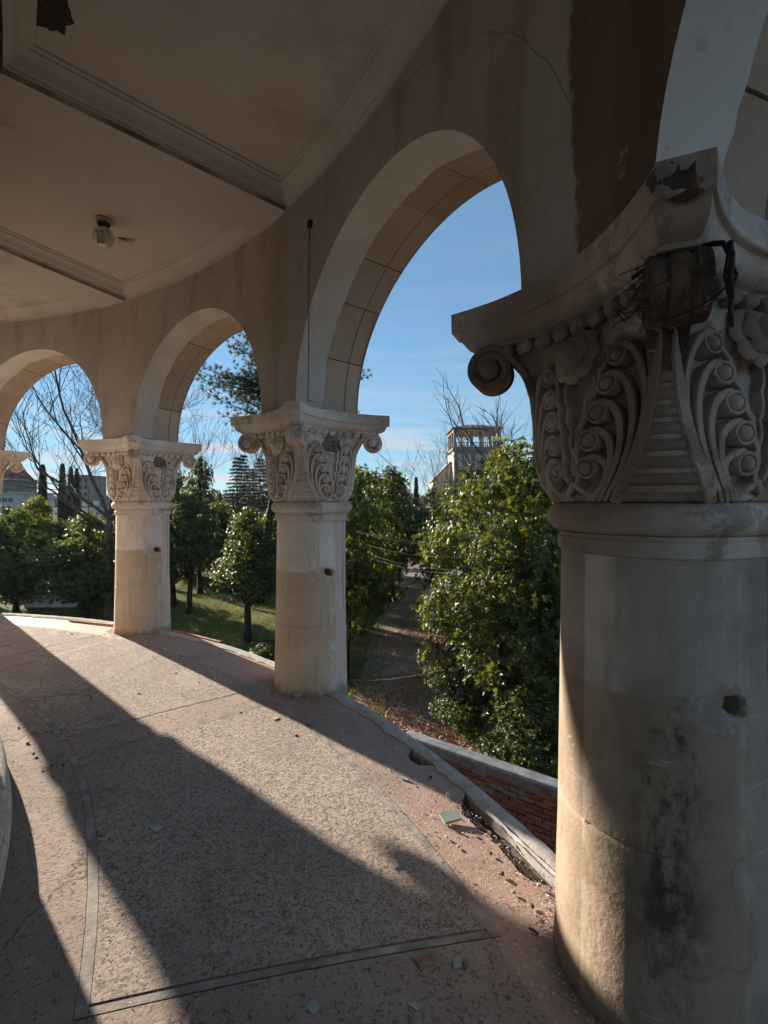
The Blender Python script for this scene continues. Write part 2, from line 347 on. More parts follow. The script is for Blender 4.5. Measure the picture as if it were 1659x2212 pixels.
def exposed_mat(name, c0=(.49,.40,.335), c1=(.43,.35,.295), dense=.60):
    # worn exposed aggregate: cement with pebbles fallen out, leaving pits
    m = Mat(name); wv = m.voff(m.co, m.vmul(m.noise(45, 3, col=True), (.022,.022,.022)))
    n1 = m.noise(.8, 5, .6); n2 = m.noise(6, 6, .65)
    base = m.mix(m.rng(n1, .3, .7), c0, c1)
    base = m.mix(m.math('MULTIPLY', m.rng(n2, .5, .75), .4), base, (.56,.47,.40))
    vo = m.n('ShaderNodeTexVoronoi'); vo.inputs['Scale'].default_value = 88; m.l(wv, vo.inputs['Vector'])
    sc = m.n('ShaderNodeSeparateColor'); m.l(vo.outputs['Color'], sc.inputs[0])
    ed = m.voro(88, 'DISTANCE_TO_EDGE', wv)
    dm = m.math('ADD', sc.outputs[0], m.math('MULTIPLY', m.math('SUBTRACT', n1, .5), .9))
    has = m.rng(dm, 1-dense, 1-dense+.03)
    core = m.rng(ed, .09, .17)
    pit = m.math('MULTIPLY', has, core)
    stone = m.math('MULTIPLY', pit, m.rng(sc.outputs[1], .55, .57))
    hollow = m.math('SUBTRACT', pit, stone)
    c = m.mix(m.math('MULTIPLY', stone, .85), base, m.mix(sc.outputs[2], (.23,.195,.18), (.40,.33,.29)))
    c = m.mix(m.math('MULTIPLY', hollow, .68), c, (.16,.12,.095))
    fine = m.rng(m.voro(190, 'F1', wv), .30, .2)
    fine = m.math('MULTIPLY', fine, m.rng(m.noise(2.2, 3), .45, .6))
    c = m.mix(m.math('MULTIPLY', fine, .4), c, (.17,.12,.09))
    c = m.mix(m.math('MULTIPLY', m.rng(m.noise(1.3, 5, .6, m.voff(m.co, (9,2,4))), .56, .74), .4), c, (.22,.17,.14))
    h = m.math('SUBTRACT', m.math('MULTIPLY', stone, -.25), m.math('ADD', m.math('MULTIPLY', hollow, 1.0), m.math('MULTIPLY', fine, .35)))
    fc = m.rng(m.voro(.75, 'DISTANCE_TO_EDGE', m.voff(m.co, m.vmul(m.noise(1.8, 6, .65, col=True), (.6,.6,.6)))), .006, .002)
    fc = m.math('MULTIPLY', fc, m.rng(m.noise(.9, 3), .48, .55)); c = m.mix(m.math('MULTIPLY', fc, .8), c, (.09,.07,.055))
    c = m.mix(m.math('MULTIPLY', m.rng(m.noise(.55, 6, .65, m.voff(m.co, (2,2,8))), .52, .66), .38), c, (.26,.205,.165))
    npit = m.rng(m.noise(40, 7, .75, wv), .42, .34)
    c = m.mix(m.math('MULTIPLY', npit, .6), c, (.13,.095,.075))
    dust = m.math('MULTIPLY', m.rng(m.noise(1.9, 7, .7, m.voff(m.co, (1,6,2))), .54, .70), .45); c = m.mix(dust, c, (.55,.48,.42))
    m.bump(m.math('SUBTRACT', h, m.math('MULTIPLY', npit, .8)), 1.0, .011); m.bump(n2, .4, .010); m.bump(m.noise(60, 6, .75), .9, .014)
    return m.done(c, .9, .2)
def foliage(name, c0, c1, trans, rough=.35, spec=.5, tr=.4, vary=True):
    m = Mat(name); g = m.n('ShaderNodeNewGeometry')
    k = g.outputs['Random Per Island']
    c = m.mix(k, c0, c1)
    m.done(c, rough, spec)
    t = m.n('ShaderNodeBsdfTranslucent'); m.put(t.inputs[0], m.mix(k, trans, tuple(q*.6 for q in trans)))
    ms = m.n('ShaderNodeMixShader'); ms.inputs[0].default_value = tr
    m.l(m.b.outputs[0], ms.inputs[1]); m.l(t.outputs[0], ms.inputs[2]); m.l(ms.outputs[0], m.out.inputs[0])
    return m.m
def bark(name, c0, c1, sc=(14,14,3)):
    m = Mat(name); v = m.vmul(m.co, sc); n = m.noise(1.5, 6, .65, v)
    m.bump(n, .8, .03); return m.done(m.mix(m.rng(n, .35, .65), c0, c1), .9, .2)

MT = {}
MT['col'] = column_mat('column plaster'); MT['col_soot_dim'] = column_mat('sooty dimmed column plaster', True)
MT['cap'] = column_mat('carved capital plaster', cap=True); MT['cap_soot_dim'] = column_mat('stained dimmed capital plaster', True, True)
MT['wall'] = wall_mat('arcade plaster'); MT['white'] = white_band_mat('whitewashed reveal'); MT['block'] = stone_block_mat('arch stone')
MT['ceil'] = ceiling_mat('ceiling plaster')
MT['terrazzo'] = terrazzo_mat('red terrazzo'); MT['panel'] = exposed_mat('exposed aggregate'); 
MT['bandf'] = exposed_mat('worn terrazzo band', (.42,.325,.265), (.36,.28,.23), .22)
MT['strip'] = plain('grey terrazzo strip', (.27,.235,.205), .8, .45, 9, .5, 60)
def coping_mat():
    m = Mat('cement coping'); n1 = m.noise(2.3, 6, .65); n2 = m.noise(11, 6, .7); nf = m.noise(55, 4)
    c = m.mix(m.rng(n1, .3, .7), (.36,.335,.315), (.46,.43,.40)); c = m.mix(m.math('MULTIPLY', m.rng(n2, .5, .7), .7), c, (.20,.165,.14))
    c = m.mix(m.math('MULTIPLY', m.rng(m.noise(5, 6, .7, m.voff(m.co, (4,7,2))), .58, .66), .7), c, (.34,.215,.165))
    m.bump(n2, .5, .012); m.bump(nf, .5, .003); return m.done(c, .88, .2)
MT['coping'] = coping_mat()
MT['cement'] = plain('dark cement', (.14,.125,.115), .9, .35, 5, .5, 45)
MT['broken'] = plain('broken plaster', (.22,.19,.165), .95, .5, 30, 1.0, 60, .2, .02)
MT['glass_shard'] = plain('dusty glass', (.30,.335,.315), .3, .15, 20, 0)
MT['brickbit'] = plain('brick rubble', (.36,.16,.10), .9, .35, 20, .6, 50)
MT['stonebit'] = plain('stone rubble', (.42,.36,.31), .9, .3, 20, .6, 50)
MT['paper'] = plain('old paper', (.46,.38,.29), .8, .2, 20, .3, 60)
MT['black'] = plain('black cable', (.02,.02,.02), .6, .2, 20, .1)
MT['rust'] = plain('rusty metal', (.05,.035,.028), .8, .4, 30, .4)
m_ = Mat('milky lamp glass'); m_.b.inputs['Transmission Weight'].default_value = .25
MT['globe'] = m_.done((.62,.58,.53), .22, .5)

# ------------------------------------------------------------------ the round loggia: all radii about its centre
CX, CY = -6.504, -1.221
R0, RI, RO = 7.963, 7.639, 8.273            # column ring, inner and outer face of the arcade
TH = {k: radians(42.652+(2-k)*21.574) for k in range(-2, 6)}
HCAP, HCEIL, HPAN = 2.339, 3.97, 4.12
PW = .279                                   # half width of a pier
RD = 5.80                                   # inner drum
def pl(r, a, z=0.0): return np.stack(np.broadcast_arrays(r*np.cos(a), r*np.sin(a), z), -1)
def ringpt(r, a, z=0.0): return Vector((CX+r*cos(a), CY+r*sin(a), z))
A0, A1 = radians(-45), radians(140)         # built stretch of the ring

# ---- ground (the lawn sheet), path
GZ = -4.2
def ground_mat():
    m = Mat('winter lawn'); m.co = m.tc.outputs['Object']
    n1 = m.noise(.16, 6, .6); n2 = m.noise(1.2, 6, .65); nf = m.noise(22, 5, .7)
    c = m.mix(m.rng(m.noise(5, 7, .75), .35, .65), (.075,.095,.020), (.17,.175,.05))
    c = m.mix(m.math('MULTIPLY', m.rng(n2, .45, .62), .75), c, (.17,.135,.065))
    x, y, z = m.xyz()
    earth = m.mix(m.rng(n2, .35, .65), (.10,.075,.05), (.19,.15,.11))
    c = m.mix(m.rng(n1, .55, .72), c, (.12,.085,.055))
    c = m.mix(m.rng(m.math('ADD', m.math('SUBTRACT', x, m.math('MULTIPLY', y, .055)), m.math('MULTIPLY', n2, 2.5)), -2.2, -.6), c, earth)
    c = m.mix(m.rng(m.math('ADD', y, m.math('MULTIPLY', n2, 3)), 14, 11), c, earth)
    m.bump(nf, .9, .05); m.bump(n2, .5, .08)
    return m.done(c, .95, .1)
MT['lawn'] = ground_mat()
def path_mat():
    m = Mat('old asphalt path'); n1 = m.noise(.7, 6, .62); n2 = m.noise(4, 6, .65); nf = m.noise(60, 4, .7)
    c = m.mix(m.rng(n1, .35, .65), (.24,.165,.12), (.34,.245,.18))
    c = m.mix(m.math('MULTIPLY', m.rng(n2, .5, .7), .7), c, (.14,.09,.065))
    cr = m.rng(m.voro(.9, 'DISTANCE_TO_EDGE', m.voff(m.co, m.noise(1.5, 4, .6, col=True))), .02, .006)
    c = m.mix(m.math('MULTIPLY', cr, .8), c, (.035,.04,.015))
    m.bump(nf, .5, .01); m.bump(n2, .5, .03)
    return m.done(c, .92, .2)
MT['path'] = path_mat()
b = MB(); g = np.concatenate([[-3000,-600,-150],np.linspace(-60,60,49),[150,600,3000]])
gy = np.concatenate([[-600,-100],np.linspace(-25,75,41),[120,200,400,1000,3500]])
X, Y = np.meshgrid(g, gy, indexing='ij')
near = np.exp(-((X/40)**2+((Y-25)/40)**2))
Zg = GZ + (vnoise(X*.25+9, Y*.25+9, 0.5)-.5)*.18*near
Zg = np.where((np.abs(X-.055*Y+.2) < 3.6), GZ-.004, Zg)
b.grid(np.stack([X,Y,Zg],-1), flip=True)
tag(b.obj('ground', MT['lawn'], smooth=True, angle=180), kind='structure')
b = MB(); ys = np.linspace(3, 90, 60); rows = []
for q, yy in enumerate(ys):
    l = -.62+.055*yy+(vnoise(yy*.7, 1.5, .5)-.5)*.7-1.05; r = 1.6+.055*yy+(vnoise(yy*.7, 7.5, .5)-.5)*.7+1.1
    rows.append([(l+(r-l)*t, yy, GZ+.012) for t in np.linspace(0,1,6)])
b.grid(np.array(rows), flip=True); tag(b.obj('path', MT['path'], smooth=True, angle=180), kind='structure')

# ---- floor of the loggia
rc = empty('floor', (CX, CY, 0), kind='structure')
na = 420; aa = np.linspace(A0, A1, na)
def r_edge(a):                              # ragged outer edge of the terrazzo, with a gap broken open near the chipped column
    d = np.degrees(a)
    r = 7.937 + (vnoise(d*1.3, 3.3, .5)-.5)*.05 + (vnoise(d*6, 9.3, .5)-.5)*.02
    gap = sstep(23.4, 24.3, d)*(1-sstep(27.9, 29.0, d))
    r = r - gap*(.115+.05*(vnoise(d*4, 5.5, .5)-.3))
    gap2 = sstep(30.9, 31.2, d)*(1-sstep(32.2, 32.5, d))
    return r - gap2*.085
re = r_edge(aa); n_r = 14
rad = np.linspace(0, 1, n_r)
P = np.stack([pl(RD-.02 + (re-RD+.02)*t, aa, 0.0) for t in rad], 1)
P[:,:,2] += (vnoise(P[:,:,0]*1.3+50, P[:,:,1]*1.3+50, .5)-.5)*.004
P[:,-1,2] -= .004
P2 = pl(re-.006, aa, -.07)[:,None,:]
MB().grid(np.concatenate([P, P2], 1), flip=True).obj('terrazzo_bed', MT['terrazzo'], rc, angle=50)
MB().grid(np.stack([pl(7.6, aa, -.068), pl(8.01, aa, -.068), pl(8.01, aa, -.32), pl(5.4, aa, -.32)], 1), flip=True).obj('slab', MT['cement'], rc)
# coping along the outer edge: rounded cement nosing, patchy inner side
rin = 7.925 + (vnoise(np.degrees(aa)*1.3, 3.3, .5)-.5)*.05 + .004 - np.maximum(0, (vnoise(np.degrees(aa)*2.2, 8.3, .5)-.62))*.22
prof = [(0,-.06),(0,.004),(.25,.012),(.6,.016),(.88,.012),(.97,.0),(1,-.02),(1,-.10)]
outr = 8.02 + (vnoise(np.degrees(aa)*2.5, 2.3, .5)-.5)*.012
P = np.stack([pl(rin+(outr-rin)*t, aa, z+(vnoise(np.degrees(aa)*3, 12+t*3, .5)-.5)*.006) for t, z in prof], 1)
MB().grid(P, flip=True).obj('coping', MT['coping'], rc, angle=35)
# panels of exposed aggregate with grey strips around them
def edge_ang(a_in, a_out): return lambda r: a_in+(a_out-a_in)*(r-6.2)/(7.5-6.2)
BAYS = []
for k in range(-1, 5):                      # bay between column k and k+1
    far = (TH[k]-radians(.65)-.004, TH[k]-radians(1.30)); nearb = (TH[k+1]+radians(2.75), TH[k+1]+radians(1.45))
    if k == 2: far = (radians(42.0), radians(41.2)); nearb = (radians(26.0), radians(23.45))
    if k == 1: far = (radians(62.4), radians(63.3)); nearb = (radians(45.4), radians(44.1))
    if k == 3: far = (radians(19.0), radians(18.8))
    BAYS.append((k, edge_ang(*far), edge_ang(*nearb)))
def sector(b, r0, r1, fa, na_, z, nr=8, nt=40, rf=None):
    rr = np.linspace(r0, r1, nr); P = np.zeros((nr, nt, 3))
    for i, r in enumerate(rr):
        a = np.linspace(na_(r), fa(r), nt); P[i] = pl(r, a, z)
    zz = (vnoise(P[:,:,0]*1.3+50, P[:,:,1]*1.3+50, .5)-.5)*.004
    P[:,:,2] += zz
    if rf:
        z0 = P[:,:,2].copy(); P = np.concatenate([P[:1], P, P[-1:]], 0); P = np.concatenate([P[:,:1], P, P[:,-1:]], 1)
        P[0,:,2] = P[-1,:,2] = -.002; P[:,0,2] = P[:,-1,2] = -.002
    b.grid(P, flip=False)
SW = .038
for k, fa, nb in BAYS:
    b = MB(); sector(b, 6.20, 7.50, fa, nb, .0066, 30, 60, True)
    b.obj('aggregate_panel', MT['panel'], rc, angle=50)
    fo = lambda r, fa=fa: fa(r)+SW/r; no = lambda r, nb=nb: nb(r)-SW/r
    for (r0, r1, f_, n_) in ((7.502, 7.502+SW, fo, no), (6.198-SW, 6.198, fo, no)):
        b = MB(); sector(b, r0, r1, f_, n_, .0054, 3, 60); b.obj('grey_strip', MT['strip'], rc, angle=180)
    for f_, n_ in ((fo, lambda r, fa=fa: fa(r)+.0015), (lambda r, nb=nb: nb(r)-.0015, no)):
        b = MB(); sector(b, 6.2, 7.5, f_, n_, .0054, 24, 3); b.obj('grey_strip', MT['strip'], rc, angle=180)
# plain worn bands running from each column to the drum, and the inner walk
for i in range(len(BAYS)-1):
    nb = BAYS[i][2]; fa = BAYS[i+1][1]
    b = MB(); sector(b, 6.2, 7.50, lambda r: nb(r)-(SW+.004)/r, lambda r: fa(r)+(SW+.004)/r, .0045, 16, 8)
    b.obj('worn_band', MT['bandf'], rc, angle=180)
b = MB(); sector(b, 5.84, 6.196-SW, lambda r: A1-.02, lambda r: A0+.02, .0045, 5, 300); b.obj('worn_band', MT['bandf'], rc, angle=180)

# ---- lower storey under the loggia
body = empty('round_building', (CX, CY, GZ), label='rendered lower storey of the round building carrying the arcade', cat='building')
MB().grid(np.stack([pl(7.9, aa, 0), pl(7.9, aa, -GZ-.325)], 1)).obj('wall', MT['coping'], body)
for k in range(-2, 6):
    b = MB(); M = np.array(Matrix.Rotation(TH[k], 3, 'Z'))
    b.box(pl(8.02, TH[k], (-GZ-.34)/2), (.40, .62, -GZ-.34), M); b.obj('pilaster', MT['coping'], body, smooth=False)

MT['drum'] = plain('pale drum plaster', (.66,.58,.50), .85, .15, 1.2, .3, 40)
# ---- inner drum with base moulding
dr = empty('drum_wall', (CX, CY, 0), kind='structure')
ad = np.linspace(A0, A1, 260)
MB().grid(np.stack([pl(RD-.06, ad, -.02), pl(RD-.06, ad, 4.4)], 1), flip=True).obj('wall_face', MT['drum'], dr, angle=180)
pm = [(RD-.05,.27),(RD-.035,.265),(RD-.02,.245),(RD-.012,.225),(RD+.004,.222),(RD+.006,.205),(RD+.022,.20),(RD+.045,.175),(RD+.052,.15),(RD+.045,.125),(RD+.03,.112),(RD+.032,.10),(RD+.048,.095),(RD+.062,.07),(RD+.066,.045),(RD+.06,.018),(RD+.05,0),(RD+.05,-.02)]
MB().grid(np.stack([pl(r, ad, z) for r, z in pm], 1), flip=True).obj('base_moulding', MT['stonebit'], dr, angle=35)

# ---- arcade wall
aw = empty('arcade_wall', (CX, CY, 0), label='curved plastered arcade wall with round arches over the columns', cat='wall')
ZS = HCAP+.02; AR = 1.215                   # springing and rise
TOP = 4.42
def arch_pts(k, r, n=49):                   # opening outline between columns k and k+1 on the cylinder r
    a_far = TH[k]-math.asin(PW/r); a_near = TH[k+1]+math.asin(PW/r)
    ac = (a_far+a_near)/2; hw = (a_far-a_near)/2
    t = np.linspace(0, pi, n); return ac+hw*np.cos(t), ZS+AR*np.sin(t)
def face(r, flip, n=49):
    b = MB()
    for k in range(-2, 5):
        a, z = arch_pts(k, r, n)
        nz = 10
        P = np.stack([pl(r, a, z+(TOP-z)*t) for t in np.linspace(0,1,nz)], 1); b.grid(P, flip=flip)
    for k in range(-2, 6):
        d = math.asin(PW/r); a = np.linspace(TH[k]-d, TH[k]+d, 7)
        P = np.stack([pl(r, a, z) for z in np.linspace(ZS-.022, TOP, 16)], 1); b.grid(P, flip=not flip)
    return b
face(RI, False).obj('inner_face', MT['wall'], aw, angle=180)
face(RO, True).obj('outer_face', MT['coping'], aw, angle=180)
MB().grid(np.stack([pl(RI, aa, TOP), pl(RO+.4, aa, TOP)], 1), flip=False).obj('wall_top', MT['coping'], aw)
# reveals: whitewashed inner half, bare stone blocks behind it
RM = RI+.27
for k in range(-2, 5):
    n = 81; rows = []
    for t in np.linspace(0, 1, 6):
        s_ = np.linspace(0, 1, n); rr = RI + (RM-RI)*t
        if t == 1: rr = RM + (vnoise(s_*26, k*3.7+40, .5)-.5)*.05+(vnoise(s_*90, k*3.7+40, .5)-.5)*.02
        ai, zi = arch_pts(k, RI, n); ao, zo = arch_pts(k, RO, n)
        w = (rr-RI)/(RO-RI); a = ai+(ao-ai)*w
        lift = .006*np.exp(-((t-0)/.12)**2)  # softened arris
        ac = (a[0]+a[-1])/2
        rows.append(pl(rr, a, zi) )
    rows = np.array(rows)
    # bottom verticals down to the abacus
    b = MB(); b.grid(rows, flip=True)
    back = rows[-1].copy(); ang = np.arctan2(back[:,1], back[:,0]); rr = np.hypot(back[:,0], back[:,1])
    t = np.linspace(0, pi, n); ac = (ang[0]+ang[-1])/2
    back2 = pl(rr+.002, ang+.0022*np.cos(t), back[:,2]+.017*np.sin(t)); b.grid(np.stack([rows[-1], back2], 0), flip=True)
    b.obj('whitewashed_reveal', MT['white'], aw, angle=50)
    # voussoirs
    nb_ = 9; cuts = [0] + [ (i + (RNG.random()-.5)*.25)/nb_ for i in range(1, nb_)] + [1]
    for i in range(nb_):
        s0, s1 = cuts[i]+.0009, cuts[i+1]-.0009
        m_n = 7; tt = np.linspace(s0, s1, m_n)*pi
        def edge(r, inset):
            a_far = TH[k]-math.asin(PW/r); a_near = TH[k+1]+math.asin(PW/r); ac = (a_far+a_near)/2; hw = (a_far-a_near)/2
            return ac+(hw+inset/r)*np.cos(tt), ZS+(AR+inset)*np.sin(tt)
        dep = RNG.uniform(.005, .020); out = []
        for r, ins in ((RM-.06, dep+.12), (RM-.06, dep), (RO-.15, dep), (RO-.142, dep+.012), (RO-.134, dep), (RO+.003, dep), (RO+.003, dep+.12)):
            a, z = edge(min(r, RO+.003), ins); out.append(pl(r, a, z))
        P = np.array(out); b = MB(); b.grid(P, flip=True)
        nn = P.shape[0]
        b.f.append(tuple(j*m_n for j in range(nn))); b.f.append(tuple(j*m_n+m_n-1 for j in range(nn))[::-1])
        b.obj('voussoir', MT['block'], aw, angle=30)

# hairline joints of the arch stones showing through the plaster
MT['joint'] = plain('dark joint', (.17,.135,.11), .95, .2, 10, 0)
jr = random.Random(21)
for k in range(-1, 4):
    b = MB()
    def wp(ang, rad):                        # polar about the arch centre on the inner face
        a_far = TH[k]-math.asin(PW/RI); a_near = TH[k+1]+math.asin(PW/RI); ac = (a_far+a_near)/2; hw = (a_far-a_near)/2*RI
        return pl(RI-.0003, ac+(hw+rad)*cos(ang)/RI, ZS+(AR+rad)*sin(ang))
    segs = [(radians(18), radians(70)), (radians(84), radians(118)), (radians(126), radians(160))]
    for a0, a1 in segs:
        if jr.random() < .15: continue
        w = [jr.uniform(-.008,.008) for _ in range(14)]
        b.tube([wp(a0+(a1-a0)*t, .34+w[i]) for i, t in enumerate(np.linspace(0,1,14))], .0011, 4)
    for a in (20, 42, 63, 88, 112, 139, 162):
        if jr.random() < .3: continue
        a = radians(a+jr.uniform(-5,5)); r1 = jr.uniform(.12,.34)
        b.tube([wp(a+jr.uniform(-.004,.004), r1*t) for t in np.linspace(0,1,6)], .0010, 4)
    b.obj('hairline_joint', MT['joint'], aw)

# ---- ceiling: panels sunk between radial beams, run moulding round every panel
ce = empty('ceiling', (CX, CY, 0), kind='structure')
BW = .231; RIN = RD+.03; ROUT = RI-.002
MB().grid(np.stack([pl(RD-.3, aa, TOP+.03), pl(8.7, aa, TOP+.03), pl(8.7, aa, TOP+.25), pl(RD-.3, aa, TOP+.25)], 1), flip=False).obj('roof_slab', MT['cement'], ce)
prof = [(0.0, HCEIL), (0.0, HCEIL+.036), (.014, HCEIL+.038), (.016, HCEIL+.052), (.034, HCEIL+.056), (.04, HCEIL+.062), (.052, HCEIL+.085), (.075, HCEIL+.108), (.102, HCEIL+.120), (.110, HCEIL+.122), (.112, HCEIL+.134), (.135, HCEIL+.137), (.138, HPAN)]
for k in range(-1, 6):
    ac = TH[k]+radians(.8)
    rr = np.linspace(RIN-.12, RI+.05, 10)
    P = np.stack([np.stack([pl(r, ac-math.asin(BW/r)*s, HCEIL-.003) for r in rr]) for s in (-1,-.3,.3,1)], 0)
    b = MB(); b.grid(P, flip=True)
    for s in (-1, 1):
        Q = np.stack([np.stack([pl(r, ac-math.asin(BW/r)*s, z) for r in rr]) for z in (HCEIL-.003, HPAN+.1)], 0); b.grid(Q, flip=(s > 0))
    b.obj('beam', MT['ceil'], ce, angle=40)
for k in range(-1, 5):
    a_f = TH[k]+radians(.8); a_n = TH[k+1]+radians(.8)
    def corner_loop(ins, z):
        r0, r1 = RIN+ins, ROUT-ins; bw = BW+ins; pts = []
        af = lambda r: a_f-math.asin(bw/r); an = lambda r: a_n+math.asin(bw/r)
        for r in np.linspace(r0, r1, 12)[:-1]: pts.append(pl(r, an(r), z))
        for t in np.linspace(0, 1, 40)[:-1]: pts.append(pl(r1, an(r1)+(af(r1)-an(r1))*t, z))
        for r in np.linspace(r1, r0, 12)[:-1]: pts.append(pl(r, af(r), z))
        for t in np.linspace(0, 1, 32)[:-1]: pts.append(pl(r0, af(r0)+(an(r0)-af(r0))*t, z))
        return np.array(pts)
    P = np.stack([corner_loop(i_, z_) for i_, z_ in prof], 0)
    MB().grid(P, cv=True).obj('run_moulding', MT['ceil'], ce, angle=28)
    b = MB(); P = []
    for r in np.linspace(RIN+.05, ROUT-.05, 6):
        bw = BW+.05; P.append(pl(r, np.linspace(a_n+math.asin(bw/r), a_f-math.asin(bw/r), 24), HPAN))
    b.grid(np.array(P), flip=True); b.obj('panel', MT['ceil'], ce, angle=180)
# plaster fallen from the near panel, laths showing
b = MB(); c0 = Vector(gp(75, 12, HPAN-.004)); loc = np.array([c0.x-CX, c0.y-CY, 0])
t = np.linspace(0, 2*pi, 40, endpoint=False); rr = .14*(1+.5*(vnoise(np.cos(t)*1.5+5, np.sin(t)*1.5+5, .5)-.5)+.35*(vnoise(np.cos(t)*6+5, np.sin(t)*6+5, .5)-.5))
v = [(loc[0]+.02+r*cos(q)*1.1, loc[1]-.05+r*sin(q)*1.25, HPAN-.004) for q, r in zip(t, rr)]
b.add(v, [tuple(range(40))]); b.obj('bare_patch', MT['rust'], ce, smooth=False)

# ------------------------------------------------------------------ columns with carved capitals
ZB, ZT = 1.60, 2.19                         # bell of the capital
_v = np.array([0,.05,.12,.22,.35,.5,.65,.78,.88,.95,1.0])
_rc = np.array([.302,.338,.360,.374,.381,.384,.394,.418,.45,.475,.49]); _rf = np.array([.302,.332,.348,.356,.354,.346,.333,.316,.302,.294,.290])
_su = np.array([.50,.565,.655,.755,.835,.895,.93,.95,.965,.96,.93])          # corner stem, as a share of the half face
def bell_r0(u, v):
    u = np.abs(u); w = u**2.4
    return np.interp(v, _v, _rf)*(1-w)+np.interp(v, _v, _rc)*w
def recess(u, v):
    u = np.abs(u); su = np.interp(v, _v, _su); top = np.interp(u, [0,.3,.6,.9,1], [.66,.74,.84,.80,.6])
    return .042*sstep(.02, .10, su-u)*sstep(.015, .07, v)*(1-sstep(-.05, .02, v-top))
def bell_r(u, v): return bell_r0(u, v)
def S(u, v, off=0.0):                       # point on the face looking along +x
    u, v, off = np.broadcast_arrays(np.asarray(u,float), np.asarray(v,float), np.asarray(off,float))
    ph = u*pi/4; r = bell_r(u, v)+off; return np.stack([r*np.cos(ph), r*np.sin(ph), ZB+(ZT-ZB)*v], -1)
def Snorm(u, v):
    e = 1e-3; a = S(u+e, v)-S(u-e, v); b_ = S(u, v+e)-S(u, v-e); n = np.cross(a, b_); return n/np.linalg.norm(n)
def bez(p, n):
    t = np.linspace(0,1,n)[:,None]; p = np.asarray(p, float)
    return (1-t)**3*p[0]+3*(1-t)**2*t*p[1]+3*(1-t)*t*t*p[2]+t**3*p[3]
CM = {}
# bell: four faces
b = MB(); vv = np.linspace(0, 1, 60); rings = []
ph = np.linspace(-pi, pi, 240, endpoint=False)
for v_ in vv:
    u = ((ph+pi/4) % (pi/2)-pi/4)/(pi/4); r = bell_r0(u, v_)-recess(u, v_)
    rings.append(np.stack([r*np.cos(ph), r*np.sin(ph), np.full(240, ZB+(ZT-ZB)*v_)], -1))
b.grid(np.array(rings), cv=True); CM['bell'] = b.mesh('bell', angle=60)
# torus and fillet below the bell
t = np.linspace(-pi/2, pi/2, 13)
prof = [(.293,1.43),(.302,1.435),(.304,1.45),(.304,1.478),(.298,1.484),(.298,1.495)]+[(.292+.049*cos(q), 1.548+.05*sin(q)) for q in t]+[(.288,1.602)]
ph = np.linspace(-pi, pi, 120, endpoint=False)
def dsh(r):
    c, s = np.cos(ph), np.abs(np.sin(ph)); t = np.minimum((r-.13)/np.maximum(c, 1e-6), (r-.004)/np.maximum(s, 1e-6)); k = sstep(-.02, .06, c)
    return np.where(c > 0, r*(1-k)+t*k, r)
b = MB(); b.grid(np.stack([np.stack([dsh(r)*np.cos(ph), dsh(r)*np.sin(ph), np.full(120, z)], -1) for r, z in prof]), cv=True); CM['necking'] = b.mesh('necking', angle=35)
# corner reeding
b = MB()
for i in range(8):
    v_ = .03+i*.078; hw = (1-np.interp(v_, _v, _su))*pi/4
    a = np.linspace(-hw, hw, 15)+pi/4
    u = (a/(pi/4)); u = 1-np.abs(1-u); rr = bell_r(u, v_)-.008
    pts = np.stack([rr*np.cos(a), rr*np.sin(a), np.full(15, ZB+(ZT-ZB)*v_)], -1)
    b.tube(pts, .020, 8)
CM['reeding'] = b.mesh('corner_reeding', angle=60)
